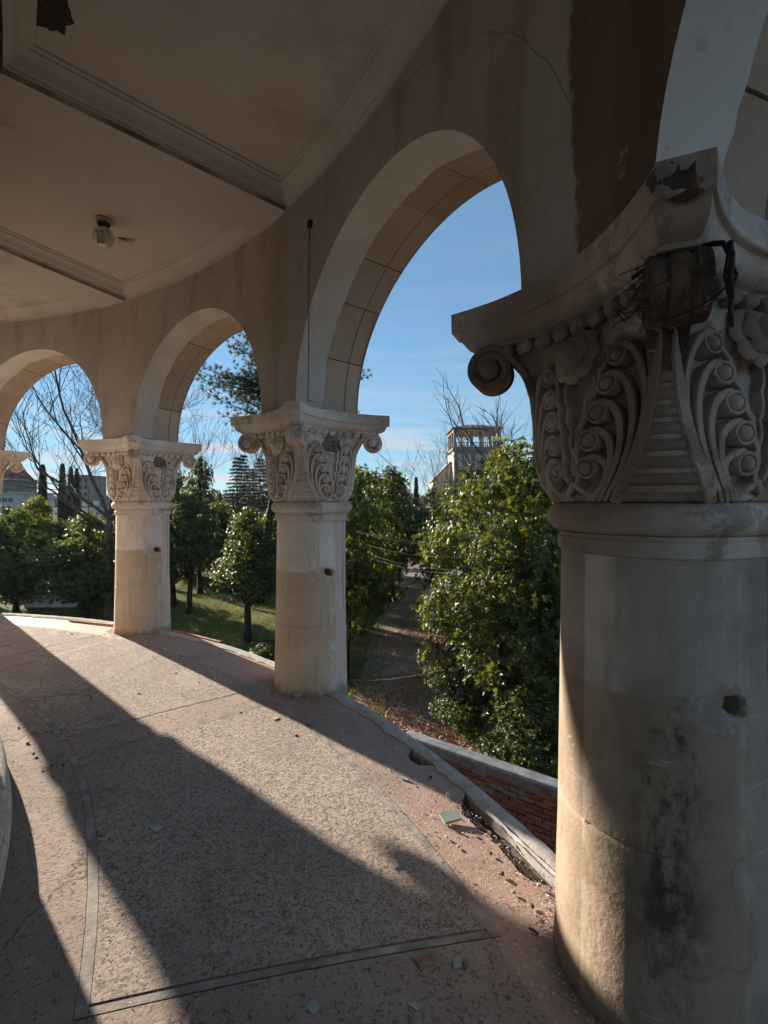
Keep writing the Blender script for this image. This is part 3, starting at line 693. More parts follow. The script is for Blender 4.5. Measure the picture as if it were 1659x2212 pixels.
# leaf spray: five stems ending in ringed balls, wavy inner edges; a stem along the corner
RU = [.235,.27,.355,.46,.565]; RV = [.175,.315,.455,.595,.735]; RR = [.036,.036,.036,.0355,.035]
def ribbon(b, pts, up, w, h, d):
    T = np.gradient(pts, axis=0); T /= np.linalg.norm(T, axis=1, keepdims=True); w = np.broadcast_to(w, (len(pts),)); secs = []
    for i in range(len(pts)):
        B = np.cross(T[i], up[i]); B /= np.linalg.norm(B)
        secs.append([pts[i]+B*p*w[i]+up[i]*q for p, q in ((-1.1,-d),(-1,h*.55),(-.72,h),(.72,h),(1,h*.55),(1.1,-d))])
    n0 = len(b.v); b.grid(np.array(secs), cv=True); b.f.append(tuple(n0+j for j in range(6))); b.f.append(tuple(n0+(len(pts)-1)*6+j for j in range(6))[::-1])
def spray(sg):
    b = MB()
    vv_ = np.linspace(.0, .97, 34); uu_ = np.interp(vv_, _v, _su)
    up = np.array([Snorm(p*sg, q) for p, q in zip(uu_, vv_)]); ribbon(b, S(uu_*sg, vv_, 0), up, np.linspace(.017,.012,34), .016, .03)
    dv = 1/(ZT-ZB)
    for i in range(5):
        u0, v0, rr = RU[i], RV[i], RR[i]; rv = rr*dv
        st = bez([(.10+.085*i,.006,0),(u0+.25+.035*i,.26*v0,0),(u0+.37,v0+rv*.95,0),(u0+.02,v0+rv*.80,0)], 34)
        lim = np.interp(st[:,1], _v, _su)-.035; st[:,0] = np.minimum(st[:,0], lim)
        up = np.array([Snorm(p[0]*sg, p[1]) for p in st]); w = np.interp(np.linspace(0,1,34), [0,.4,1], [.006,.0085,.0115])
        ribbon(b, S(st[:,0]*sg, st[:,1], 0), up, w, np.float64(.006+.0008*i), .046)
        n = Snorm(u0*sg, v0); c = S(u0*sg, v0, 0.0)
        q = Vector((0,0,1)).rotation_difference(Vector(n)).to_matrix()
        b.lathe([(rr+.001,-.05),(rr-.0005,.004),(rr-.003,.010),(rr-.008,.0105),(rr-.0115,.006),(rr-.0125,-.012),(.0005,-.014)], 24, q, c)
        b.ball(c-n*.002, rr-.0128, 14)
    for off_u, hgt, dd in ((.17,-.004,.045),(.27,-.018,.03)):
        vi = np.linspace(.10, .80, 60); ui = np.interp(vi, RV, RU)-off_u+.055*np.abs(np.sin((vi-.105)/.14*pi))
        ok = ui > -.01; vi = vi[ok]; ui = ui[ok]
        if len(vi) < 6: continue
        up = np.array([Snorm(p*sg, q) for p, q in zip(ui, vi)]); ribbon(b, S(ui*sg, vi, hgt), up, .0075, .006, dd)
    bt = bez([(.42,.05,0),(.28,.0,0),(.10,.045,0),(.0,.10,0)], 16)
    up = np.array([Snorm(p[0]*sg, p[1]) for p in bt]); ribbon(b, S(bt[:,0]*sg, bt[:,1], -.004), up, .010, .006, .045)
    return b.mesh('leaf_spray', angle=30)
CM['sprayL'] = spray(1); CM['sprayR'] = spray(-1)
# rosette
b = MB(); c = S(0, .79, .008); n = Snorm(0, .79); Q = np.array(Vector((0,0,1)).rotation_difference(Vector(n)).to_matrix())
def petals(cnt, rad, size, h, ph0, tilt):
    for i in range(cnt):
        a = ph0+i*2*pi/cnt; M = Q @ np.array(Matrix.Rotation(a, 3, 'Z') @ Matrix.Rotation(tilt, 3, 'Y'))
        cc = c + Q @ np.array((rad*cos(a), rad*sin(a), h)); b.ball(cc, size, 10, (.90,1.05,.30), M)
petals(8, .068, .033, .010, 0, .35); petals(6, .047, .030, .032, .5, .6); petals(5, .026, .024, .052, .1, .85)
b.ball(c + Q @ np.array((0,0,.056)), .021, 12)
b.lathe([(.075,-.02),(.07,.006),(.05,.012),(.001,.012)], 20, Q, c)
CM['rosette'] = b.mesh('rosette', angle=60)
b = MB(); c2 = S(0,.80,.0)
t = np.linspace(0, 2*pi, 30, endpoint=False)
for j, (sc_, hh) in enumerate(((1.0,-.012),(1.0,.010),(.75,.006),(.4,.012),(.05,.004))):
    rr = .075*sc_*(1+.45*(vnoise(np.cos(t)*2+7, np.sin(t)*2+7, j*.3)-.5)); h_ = hh+.012*(vnoise(np.cos(t)*5+7, np.sin(t)*5+7, j+.3)-.5)
    ring = np.stack([rr*np.cos(t), rr*np.sin(t)*1.15, h_], -1) @ Q.T + c2
    if j == 0: R_ = [ring]
    else: R_.append(ring)
b.grid(np.array(R_), cv=True); CM['scar'] = b.mesh('rosette_scar', angle=20)
# abacus: concave sides, chamfered corners
D_, MID, CH = .500, .398, .052
def abacus_outline(off, n=26):
    d, m_, c = D_-off*.80, MID-off, CH-off*.15
    pts = []
    p0 = np.array((d+c*.6, -(d-c*.9))); p1 = np.array((d+c*.6, d-c*.9))
    s = np.linspace(-1, 1, n); side = np.stack([m_+(p0[0]-m_)*np.abs(s)**2.0, p1[1]*s], -1)
    for q in range(4):
        a = q*pi/2; Rm = np.array(((cos(a),-sin(a)),(sin(a),cos(a)))); pts.append(side @ Rm.T)
    return np.concatenate(pts)
prof = [(.20,2.345),(.0,HCAP),(0.0,2.264),(.004,2.26),(.022,2.258),(.026,2.25),(.030,2.236),(.042,2.218),(.062,2.205),(.085,2.198),(.088,2.186),(.13,2.184)]
P = np.stack([np.concatenate([abacus_outline(o_), np.full((104,1), z_)], 1) for o_, z_ in prof], 0)
jit = (vnoise(P[:,:,0]*14+30, P[:,:,1]*14+30, P[:,:,2]*20+9)-.5)*.008
P[1:,:,:2] *= (1+jit[1:,:,None]); 
chip = (vnoise(P[:,:,0]*6+60, P[:,:,1]*6+60, 3.3) > .80)
P[1,:,2] -= chip[1]*.012
b = MB(); b.grid(P, cv=True, flip=True); b.f.append(tuple(range(104))); CM['abacus'] = b.mesh('abacus', angle=25)
# bead course under the abacus
b = MB()
for i in range(9):
    s = (i-4)/4.9; p = np.array((MID-.088+(D_+CH*.6-MID-.03)*abs(s)**2.0, (D_-CH)*s*.84, 2.168))
    tang = Vector((2*(D_-MID)*s*.8, (D_-CH)*.84, 0)).normalized()
    ax = (tang*.92+Vector((0,0,.30))).normalized()
    q = Vector((0,0,1)).rotation_difference(ax).to_matrix()
    b.lathe([(.001,-.029),(.018,-.029),(.0225,-.024),(.0232,0),(.0225,.024),(.018,.029),(.001,.029)], 14, q, p)
CM['beads'] = b.mesh('bead_course', angle=50)
# volute under a corner, in the plane of the diagonal (local x = along the diagonal)
b = MB(); VC = np.array((.545, 2.103)); W = .066
path = [(.372,1.93),(.382,1.99),(.405,2.05),(.44,2.11),(.48,2.155),(.515,2.180)]
for a in np.linspace(radians(98), radians(98-470), 46):
    rr = .083-.042*max(0, (radians(98)-a)/radians(470)); path.append((VC[0]+rr*cos(a), VC[1]+rr*sin(a)))
path = np.array(path); th_ = np.full(len(path), .024); th_[:6] = np.linspace(.03,.02,6)
T = np.gradient(path, axis=0); T /= np.linalg.norm(T, axis=1, keepdims=True); N = np.stack([T[:,1], -T[:,0]], -1)
wd = np.full(len(path), W); wd[:6] = np.linspace(.040, W, 6); secs = []
cs = [(-1,-1),(-1,0.6),(-.9,1),(-.55,1.0),(-.45,.45),(-.36,.45),(-.28,1.0),(.28,1.0),(.36,.45),(.45,.45),(.55,1.0),(.9,1),(1,.6),(1,-1)]
for i in range(len(path)):
    secs.append([(path[i,0]-N[i,0]*th_[i]*q*.5, p_*wd[i], path[i,1]-N[i,1]*th_[i]*q*.5) for p_, q in cs])
b.grid(np.array(secs), cv=True, flip=True)
b.f.append(tuple(range(len(cs))))
Qy = np.array(Matrix.Rotation(radians(90), 3, 'X'))
for s in (-1, 1):
    q = Matrix.Rotation(radians(-90)*s, 3, 'X')
    b.lathe([(.001, W-.022),(.050, W-.022),(.056,W-.012),(.076,W-.006),(.078,W-.03)], 26, q, (VC[0],0,VC[1]))
    b.ball((VC[0], s*(W-.010), VC[1]), .040, 14)
CM['volute'] = b.mesh('volute', angle=35)
# shaft: slight taper, swelling foot, drum joint, broken socket holes where the glazing was fixed
na_, nz_ = 192, 190
zz = np.concatenate([np.linspace(-.06, .56, 60), [.5665,.5668,.570,.5702], np.linspace(.576, 1.44, nz_-64)])
ph = np.linspace(-pi, pi, na_, endpoint=False)
PH, ZZ = np.meshgrid(ph, zz)
rs = .2905+.0235*(1-np.clip(ZZ/1.44,0,1))**1.3 + .012*np.exp(-(np.maximum(ZZ,0)/.05)**2)
groove = (np.abs(ZZ-.5683) < .0026); rs = rs-.007*groove*(vnoise(PH*9+30, ZZ*0+3.3, .5) > .25)
rs += (vnoise(PH*3+20, ZZ*4, 1.5)-.5)*.004
foot = np.exp(-((ZZ-.0)/.06)**2)*np.maximum(0, vnoise(PH*5+20, ZZ*9, 7.5)-.55)*.05; rs -= foot
for a0, z0 in ((-1.62, 1.005), (1.60, 1.0)):
    dx = (PH-a0)*.30; dz = ZZ-z0
    wob = 1+.5*(vnoise(PH*22+40, ZZ*22, 2.5)-.5)
    hole = np.hypot(dx/.043, (dz+dx*.3)/.030)/wob
    rs -= .085*(1-sstep(.72, 1.08, hole))
    scar = np.hypot((dx+ .055*np.sign(-a0)*0+.050)/.085, (dz-.012)/.050)/wob
    rs -= (.004+.007*vnoise(PH*30+40, ZZ*30, 4.5))*(1-sstep(.45, 1.0, scar))*sstep(.85,1.05,hole)
def dshape(r, ph):                          # round towards the room, flat backed towards the garden
    c, s = np.cos(ph), np.abs(np.sin(ph)); t = np.minimum(.165/np.maximum(c, 1e-6), (r-.004)/np.maximum(s, 1e-6)); k = sstep(-.02, .06, c)
    return np.where(c > 0, r*(1-k)+np.minimum(t, 1)*k, r)
rs = dshape(rs, PH)
P = np.stack([rs*np.cos(PH), rs*np.sin(PH), ZZ], -1)
b = MB(); b.grid(P, cv=True); CM['shaft'] = b.mesh('shaft', angle=50)
def column(k, label, soot=False, scar=None, lost=None):
    c = ringpt(R0, TH[k]); root = empty('stone_column', c, TH[k], label, 'column', 'columns carrying the curved arcade')
    cm, pm_ = ('col_soot_dim','cap_soot_dim') if soot else ('col','cap')
    def ins(name, key, mat, parent, rz=0):
        me = CM[key]; o = bpy.data.objects.new(name, me); link(o, parent); o.rotation_euler = (0,0,rz)
        if len(me.materials) == 0: me.materials.append(MT['cap'])
        o.material_slots[0].link = 'OBJECT'; o.material_slots[0].material = MT[mat]; return o
    ins('shaft', 'shaft', cm, root); ins('necking', 'necking', pm_, root)
    cap = ins('capital', 'bell', pm_, root)
    ins('abacus', 'abacus', pm_, cap)
    for q in range(4):
        a = q*pi/2
        ins('leaf_spray', 'sprayL', pm_, cap, a); ins('leaf_spray', 'sprayR', pm_, cap, a)
        ins('bead_course', 'beads', pm_, cap, a); ins('corner_reeding', 'reeding', pm_, cap, a)
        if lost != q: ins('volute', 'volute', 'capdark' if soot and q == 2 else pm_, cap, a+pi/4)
        if scar == q:
            o = ins('rosette_scar', 'scar', 'broken', cap, a); o['label'] = 'dark rough scar where a carved rosette broke off'
        else: ins('rosette', 'rosette', pm_, cap, a)
    return root
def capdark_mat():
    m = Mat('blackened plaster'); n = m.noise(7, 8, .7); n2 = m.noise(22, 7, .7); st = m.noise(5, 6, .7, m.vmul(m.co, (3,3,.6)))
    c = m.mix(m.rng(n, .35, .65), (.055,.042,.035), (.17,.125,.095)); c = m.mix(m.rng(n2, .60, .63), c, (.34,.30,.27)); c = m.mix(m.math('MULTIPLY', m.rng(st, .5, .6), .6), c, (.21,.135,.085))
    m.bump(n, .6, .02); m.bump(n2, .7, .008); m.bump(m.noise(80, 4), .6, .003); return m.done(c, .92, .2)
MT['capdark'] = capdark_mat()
column(-1, 'stone column on the far side of the loggia past the bare plane tree')
column(0, 'stone column whose scroll capital stands before the white building', lost=1)
column(1, 'slender looking stone column between the plane tree arch and the lawn arch', scar=3)
column(2, 'weathered stone column with a black cable hanging onto its capital', scar=3)
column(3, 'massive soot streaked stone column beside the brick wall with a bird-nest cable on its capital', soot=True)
column(4, 'stone column standing behind the viewer next to the soot streaked one')

# ------------------------------------------------------------------ things in the loggia
# ceiling lamp: milky globe with a hole smashed in it, rose, collar
lp = ringpt(6.76, radians(53.8), HPAN)
lamp = empty('ceiling_lamp', lp, 0, 'globe ceiling lamp with a smashed milky glass shade', 'lamp')
b = MB(); b.lathe([(.001,-.001),(.072,-.001),(.078,-.014),(.062,-.028),(.045,-.034),(.001,-.034)], 24); b.obj('ceiling_rose', MT['stonebit'], lamp)
b = MB(); b.lathe([(.042,-.03),(.052,-.036),(.05,-.05),(.042,-.062),(.038,-.075)], 24); b.obj('collar', MT['rust'], lamp)
b = MB(); t = np.linspace(radians(28), pi-.02, 22); ph = np.arange(40)*2*pi/40
P = np.stack([np.stack([.088*np.sin(a)*np.cos(ph), .088*np.sin(a)*np.sin(ph), np.full(40, -.155+.092*np.cos(a))], -1) for a in t])
f = []; ce_ = Vector((.32,-.92,-.35)).normalized(); c2_ = Vector((.75,-.6,.25)).normalized()
for i in range(21):
    for j in range(40):
        c = (P[i,j]+P[i+1,(j+1)%40])/2-np.array((0,0,-.155)); d = Vector(c).normalized()
        loc = d-ce_; hx = loc.dot(Vector((.92,.32,0))); hz = loc.z
        if (d.dot(ce_) > .6 and -.52 < hx < .18 and -.55 < hz < .55 and hx*1.1+abs(hz)*.55 > -.42) or (d-c2_).length < .17: continue
        f.append((i*40+j, i*40+(j+1)%40, (i+1)*40+(j+1)%40, (i+1)*40+j))
b.add(P.reshape(-1,3), f); b.obj('globe', MT['globe'], lamp, angle=180)
b = MB(); b.lathe([(.001,-.06),(.018,-.06),(.02,-.10),(.014,-.112),(.001,-.113)], 12); b.obj('bulb_holder', MT['rust'], lamp)
# strip of paint peeling off the ceiling beside the lamp
q0, q1 = gp(252, 517, HPAN-.01), gp(291, 527, HPAN-.03); dq = (q1-q0); sd = Vector((-dq.y, dq.x, 0)).normalized()
ev = lambda t, s, z: tuple(q0+dq*t+sd*s+Vector((0,0,z)))
outl = [ev(0,.0,.008), ev(.08,.02,.004), ev(.35,.026,-.004), ev(.62,.012,-.01), ev(.80,.022,-.016), ev(1,-.01,-.03), ev(.78,-.04,-.022), ev(.5,-.034,-.012), ev(.25,-.03,-.004), ev(.04,-.012,.006)]
b = MB(); b.add(outl+[tuple(Vector(p)+Vector((0,0,.003))) for p in outl], [tuple(range(10)), tuple(range(10,20))[::-1]]+[(i,(i+1)%10,10+(i+1)%10,10+i) for i in range(10)])
tag(b.obj('paint_flake', MT['paper'], smooth=False), 'curled strip of yellowed paint peeling from ceiling beside the lamp', 'paint flake')

# cable down the pier, with its junction box
def cyl_pt(x, y, r):
    dx, dz = (x-829.5)/FPX, -(y-HORY)/FPX; a = dx*dx+1; b_ = 2*(-dx*CX-CY); c = CX*CX+CY*CY-r*r
    t = (-b_+sqrt(b_*b_-4*a*c))/(2*a); return Vector((dx*t, t, EYE+dz*t))
top = cyl_pt(669, 484, RI-.012); low = cyl_pt(668, 860, RI-.02)
ja = atan2(top.y-CY, top.x-CX)
jb = empty('junction_box', top, ja, 'small dark junction box on the pier plaster above the hanging cable', 'electrical box')
b = MB(); b.box((0,0,0), (.022,.036,.050)); b.obj('case', MT['rust'], jb, smooth=False)
b = MB(); b.box((-.014,0,.0), (.006,.024,.030)); b.obj('cover', MT['black'], jb, smooth=False)
pts = []
for t in np.linspace(0, 1, 24):
    pts.append(tuple(ringpt(RI-.014-.012*t, ja+.0004*sin(t*7), top.z-.02+(2.352-top.z+.02)*t)))
ab = ringpt(RI-.026, ja, 2.349); pts += [tuple(ab+Vector((.012,-.014,0))), tuple(ab+Vector((.03,-.016,0))), tuple(ab+Vector((.035,.004,0)))]
b = MB(); b.tube(pts, .0034, 6); tag(b.obj('electric_cable', MT['black']), 'black electric cable hanging down the pier onto the capital', 'cable')
# tangle of cable round the front volute of the near capital
c3 = ringpt(R0, TH[3]); dg = Vector((cos(TH[3]+pi+pi/4), sin(TH[3]+pi+pi/4), 0)); sg_ = Vector((-dg.y, dg.x, 0))
base = c3+dg*.545+Vector((0,0,2.103)); b = MB()
for s_, rr in ((0,.098),(.012,.102),(-.010,.104)):
    pts = [tuple(base+dg*(rr*cos(a))*.9+sg_*(q)+Vector((0,0,rr*sin(a)*.9+.004))) for a, q in ((2.2,-.09),(1.9,-.05),(1.7,-.01+s_),(1.5,.03),(1.2,.07),(.9,.085),(.4,.088),(-.2,.09+s_),(-.7,.094))]
    b.tube(pts, .0038, 6)
b.tube([tuple(base+dg*.1+sg_*.09+Vector((0,0,z))+dg*.01*sin(z*90)) for z in np.linspace(.06,-.13,12)], np.linspace(.0065,.004,12), 8)
b.tube([tuple(base+dg*.09+sg_*(.088-.02*t*t*4)+Vector((0,0,-.02-.06*t))) for t in np.linspace(0,1.2,10)], .0025, 5)
for i in range(26):
    a = RNG.random()*6.3; p = base+sg_*-.085+dg*RNG.uniform(.02,.1)+Vector((0,0,RNG.uniform(-.06,.05)))
    b.tube([tuple(p), tuple(p+Vector((cos(a),sin(a),RNG.uniform(-.8,.3)))*.03), tuple(p+Vector((cos(a+.6),sin(a+.6),RNG.uniform(-1,.2)))*.055)], .0013, 4)
tag(b.obj('cable_tangle', MT['black']), 'frayed black cable wound over the blackened front scroll of the sooty capital', 'cable')
# broken out corner of the same abacus
b = MB(); cc = c3+dg*.684-sg_*.014+Vector((0,0,2.292)); n = 14
P = []
for i in range(9):
    t = np.linspace(0, 2*pi, n, endpoint=False); s = -1+2*i/8; prr = .050*np.sqrt(max(0.02,1-s*s))
    rr = prr*(1+.9*(vnoise(np.cos(t)*2.6+i*.9, np.sin(t)*2.6+20, i*.9)-.5)); P.append([tuple(cc+sg_*(s*.060+.0)+dg*(r*cos(q)*.34)+Vector((0,0,r*sin(q)*.80-s*.016))) for r, q in zip(rr, t)])
b.grid(np.array(P), cv=True); tag(b.obj('broken_stone', MT['capdark'], angle=20), 'blackened broken stone chunk lodged on the chipped abacus corner', 'stone')

# ------------------------------------------------------------------ rubbish on the floor
def flat_shard(pts, th, mat, name, label, cat, group=None, tilt=(0,0), lift=0.0):
    n = len(pts); c = sum((Vector(p) for p in pts), Vector((0,0,0)))/n
    loc = [Vector(p)-c for p in pts]
    v = [(p.x,p.y,tilt[0]*p.x+tilt[1]*p.y) for p in loc]; mz = min(q[2] for q in v)
    v = [(x,y,z-mz) for x,y,z in v]; v2 = [(x*.97,y*.97,z+th) for x,y,z in v]
    b = MB(); b.add(v+v2, [tuple(range(n))[::-1], tuple(range(n,2*n))]+[(i,(i+1)%n,n+(i+1)%n,n+i) for i in range(n)])
    o = b.obj(name, mat, smooth=False, loc=(c.x,c.y,c.z+lift)); return tag(o, label, cat, group)
def blob(x, y, s, mat, name, label, cat, z0=.009, group=None, sq=(1,.8,.6), seed=0):
    p = gp(x, y, z0); b = MB(); n = 10; P = []
    for i in range(7):
        a = pi*i/6; t = np.linspace(0, 2*pi, n, endpoint=False)
        d = np.stack([np.sin(a)*np.cos(t), np.sin(a)*np.sin(t), np.full(n, np.cos(a))], -1)
        k = 1+.7*(vnoise(d[:,0]*1.3+seed*3.1+9, d[:,1]*1.3+9, d[:,2]*1.3+9)-.5); P.append(d*k[:,None]*s*np.array(sq))
    P = np.array(P); P[:,:,2] -= P[:,:,2].min(); b.grid(P, cv=True, flip=True)
    o = b.obj(name, mat, angle=25, loc=p, rot=(0,0,seed*1.7)); return tag(o, label, cat, group)
Z0 = .003
MT['duskbrick'] = plain('dusty brick', (.27,.165,.125), .92, .4, 20, .6, 50)
# thick glass block lying on a pebble near the broken edge
flat_shard([gp(948,1766,Z0), gp(961,1782,Z0), gp(998,1778,Z0), gp(988,1761,Z0)], .012, MT['glass_shard'], 'glass_piece', 'thick greenish glass piece propped on a pebble near the broken floor edge', 'glass', tilt=(.12,.25))
blob(975, 1787, .014, MT['brickbit'], 'pebble', 'small reddish pebble under the thick greenish glass piece', 'stone', Z0, seed=3)
blob(968, 1719, .016, MT['stonebit'], 'stone_chip', 'pale stone chip on the red terrazzo above the thick glass piece', 'stone', Z0, seed=4)
flat_shard([gp(890,2072,.004), gp(908,2094,.004), gp(945,2082,.004), gp(938,2058,.004)], .006, MT['duskbrick'], 'tile_fragment', 'broken red tile fragment on the dark terrazzo band', 'tile')
blob(1007, 2086, .016, MT['duskbrick'], 'brick_lump', 'dark brick lump beside the grey glass shard', 'brick', .003, seed=8)
flat_shard([gp(978,2075,.004), gp(980,2096,.004), gp(1004,2090,.004), gp(996,2070,.004)], .005, MT['glass_shard'], 'glass_shard', 'grey glass shard beside the dark brick lump', 'glass', tilt=(.05,.1))
flat_shard([gp(660,2180,.004), gp(676,2194,.004), gp(692,2178,.004), gp(680,2158,.004)], .005, MT['glass_shard'], 'glass_shard', 'greenish glass shard on the dark band below the aggregate panel', 'glass')
flat_shard([gp(880,2172,.004), gp(900,2186,.004), gp(912,2178,.004), gp(896,2164,.004)], .005, MT['glass_shard'], 'glass_shard', 'narrow glass shard on the dark band near the red tile fragment', 'glass')
flat_shard([gp(845,1868,.009), gp(852,1877,.009), gp(862,1872,.009), gp(858,1862,.009)], .004, MT['glass_shard'], 'glass_shard', 'small glass shard in the middle of the aggregate panel', 'glass')
flat_shard([gp(862,1680,.006), gp(880,1687,.006), gp(884,1684,.006), gp(868,1677,.006)], .004, MT['glass_shard'], 'glass_shard', 'thin glass sliver lying across the grey strip', 'glass')
flat_shard([gp(364,1656,.009), gp(372,1664,.009), gp(382,1660,.009), gp(376,1653,.009)], .004, MT['stonebit'], 'plaster_flake', 'pale plaster flake in the shadow on the aggregate panel', 'plaster')
flat_shard([gp(585,1550,.009), gp(592,1556,.009), gp(604,1552,.009), gp(598,1547,.009)], .005, MT['stonebit'], 'plaster_flake', 'pale plaster flake near the column with the hanging cable', 'plaster')
flat_shard([gp(322,1788,.009), gp(334,1798,.009), gp(356,1790,.009), gp(344,1781,.009)], .004, MT['glass_shard'], 'leaf_scrap', 'dull green dry leaf in the dark shadow on the panel', 'leaf')
blob(644, 1505, .030, MT['stonebit'], 'flat_stone', 'flat pale stone lying beside the cable column base', 'stone', .003, seed=6, sq=(1.3,.9,.4))
st = MB(); p0, p1 = gp(1143,2005,.006), gp(1163,2018,.006); st.tube([tuple(p0), tuple((p0+p1)/2+Vector((0,0,.004))), tuple(p1)], .004, 6)
tag(st.obj('twig', MT['rust']), 'short black twig on the floor by the sooty column', 'twig')
chip_spots = [(60,1607,0),(72,1628,1),(78,1637,1),(40,1573,0),(93,1666,0),(112,1655,0),(135,1653,0),(118,1623,1),(640,1590,0),(700,1545,0),(742,1610,0),(690,1530,1),(560,1470,1),(610,1495,0),(560,1400,1),(545,1390,1),(585,1415,1),(480,1385,1),(440,1372,0),(515,1376,0),(330,1420,0),(380,1455,0),(430,1475,0),(520,1540,0),(300,1500,0),(1040,1770,0),(1020,1800,0),(1060,1845,0),(990,1830,1),(965,1810,1),(930,1680,0),(905,1640,0),(880,1620,1),(760,1565,1),(1085,1890,0),(1110,1930,1),(1150,1960,0),(1165,1915,1),(1000,1730,0),(1050,1805,1),(820,1590,1),(155,1370,0),(200,1378,0),(230,1362,1)]
for i, (x, y, k) in enumerate(chip_spots):
    blob(x, y, RNG.uniform(.006,.012), MT['stonebit'] if k else MT['rust'], 'pale_chip' if k else 'dark_chip',
         'tiny pale plaster chip scattered on the loggia floor' if k else 'tiny dark crumb scattered on the loggia floor', 'rubble', .004,
         'pale chips on the floor' if k else 'dark crumbs on the floor', (1,.8,.5), i)
# rubble in the broken channel behind the coping
for i in range(46):
    d = RNG.uniform(23.8, 28.6); r = RNG.uniform(7.80, 7.885); a = radians(d); p = ringpt(r, a, -.066); s = RNG.uniform(.008,.022)
    b = MB(); b.box((0,0,0), (s*RNG.uniform(1,2.2), s, s*RNG.uniform(.4,.9)), np.array(Matrix.Rotation(RNG.random()*6,3,'Z') @ Matrix.Rotation(RNG.uniform(-.5,.5),3,'X')))
    v = np.array(b.v); v += (np.array([RNG.random() for _ in range(24)]).reshape(8,3)-.5)*s*.5; b.v = [tuple(q) for q in v]
    k = i % 3; o = b.obj(('brick_crumb','plaster_crumb','stone_crumb')[k], (MT['brickbit'],MT['paper'],MT['stonebit'])[k], smooth=False, loc=(p.x,p.y,p.z+s*.45+.02*RNG.random()))
    tag(o, ('reddish brick crumb in the broken channel along the coping','yellowish plaster crumb in the broken channel along the coping','grey stone crumb in the broken channel along the coping')[k], 'rubble', ('brick crumbs in the channel','plaster crumbs in the channel','stone crumbs in the channel')[k])
# curled strip of torn flashing along the channel, another lying over the edge
def strip(a0, a1, r0, r1, w, name, label):
    b = MB(); n = 26; P = []
    for t in np.linspace(0, 1, n):
        d = radians(a0+(a1-a0)*t); r = r0+(r1-r0)*t+.006*float(vnoise(t*9,2.2,.5)); h = .006+.012*float(vnoise(t*11,5.2,.5))
        tw = .3+.5*sin(t*4.1); ww = w*(.35+1.1*float(vnoise(t*23,8.2,.5)))
        P.append([tuple(ringpt(r+ww*s*cos(tw), d, h+ww*s*sin(tw)*.7+.008*s*s)) for s in (-1,-.4,.3,1)])
    P = np.array(P); b.grid(P); Q = P.copy(); Q[:,:,2] -= .003; b.grid(Q, flip=True)
    return tag(b.obj(name, MT['coping'], angle=60), label, 'flashing')
strip(28.0, 24.0, 7.905, 7.905, .010, 'torn_flashing', 'torn grey flashing strip curled up beside the broken channel')
# wooden lath on the far edge
p0, p1 = gp(375,1362,.02), gp(475,1387,.02); d = (p1-p0); b = MB()
b.box((0,0,0), (d.length, .035, .018), np.array(Matrix.Rotation(atan2(d.y,d.x),3,'Z')))
tag(b.obj('wooden_lath', MT['brickbit'], smooth=False, loc=tuple((p0+p1)/2)), 'loose wooden lath along the floor edge beside the lawn arch', 'lath')
p0, p1 = gp(150,1340,.012), gp(243,1350,.012); d = (p1-p0); b = MB()
b.box((0,0,0), (d.length, .03, .016), np.array(Matrix.Rotation(atan2(d.y,d.x),3,'Z')))
tag(b.obj('wooden_lath', MT['brickbit'], smooth=False, loc=tuple((p0+p1)/2)), 'loose wooden lath along the floor edge under the plane tree arch', 'lath')

# ------------------------------------------------------------------ brick wall below the arch
def brick_mat():
    m = Mat('old red brick'); rn = m.rnd(); n = m.noise(9, 6, .65); n2 = m.noise(40, 5, .7)
    c = m.mix(rn, (.13,.05,.034), (.24,.10,.066)); c = m.mix(m.rng(m.math('FRACT', m.math('MULTIPLY', rn, 7.3)), .78, .8), c, (.17,.14,.125))
    c = m.mix(m.math('MULTIPLY', m.rng(n, .5, .7), .6), c, (.15,.11,.09)); m.bump(n, .4, .01); m.bump(n2, .4, .006); return m.done(c, .92, .2)
MT['dkcop'] = plain('dark grey coping', (.21,.215,.22), .85, .35, 5, .5, 40); MT['brick'] = brick_mat(); MT['mortar'] = plain('mortar', (.20,.18,.16), .95, .3, 12, .6, 50)  # coping in one dark grey tone
WA, WB = gp(878,1588,-2.64), gp(1205,1700,-2.64); wd = (WB-WA); wd.z = 0; wl = wd.length*1.55; wa = atan2(wd.y, wd.x)
bw = empty('brick_wall', (WA.x, WA.y, GZ), wa, 'low red brick wall with a grey cement coping below the arch', 'wall')
# local x runs along the wall, local -y looks at the loggia
HW = -2.64-GZ
b = MB(); b.box((wl/2, .10, (HW-.14)/2), (wl, .16, HW-.14)); b.obj('mortar_core', MT['mortar'], bw, smooth=False)
b = MB(); b.box((wl/2, .085, HW-.115), (wl, .20, .13)); b.obj('cement_band', MT['cement'], bw, smooth=False)
for i in range(4):
    l0 = -.05+i*(wl+.05)/4; b = MB(); L = (wl+.05)/4-.006
    pr = [(-.03,-.05),(-.03,.0),(-.01,.010),(.09,.014),(.18,.010),(.20,.0),(.20,-.05)]
    P = np.array([[(l0+x, y, HW+z) for y, z in pr] for x in (0, L)]); b.grid(P, flip=True)
    b.f.append(tuple(range(7))); b.f.append(tuple(range(7,14))[::-1]); b.obj('coping_slab', MT['dkcop'], bw, smooth=False)
bk = MB(); bk.box((0,0,0), (.245,.06,.062)); bvv = np.array(bk.v); bm_ = []
for j in range(4):
    v = bvv*(1+ (np.random.RandomState(j).rand(8,3)-.5)*.06); bm_.append(mesh('brick', v, bk.f, smooth=False)); bm_[-1].materials.append(MT['brick'])
rows = 15
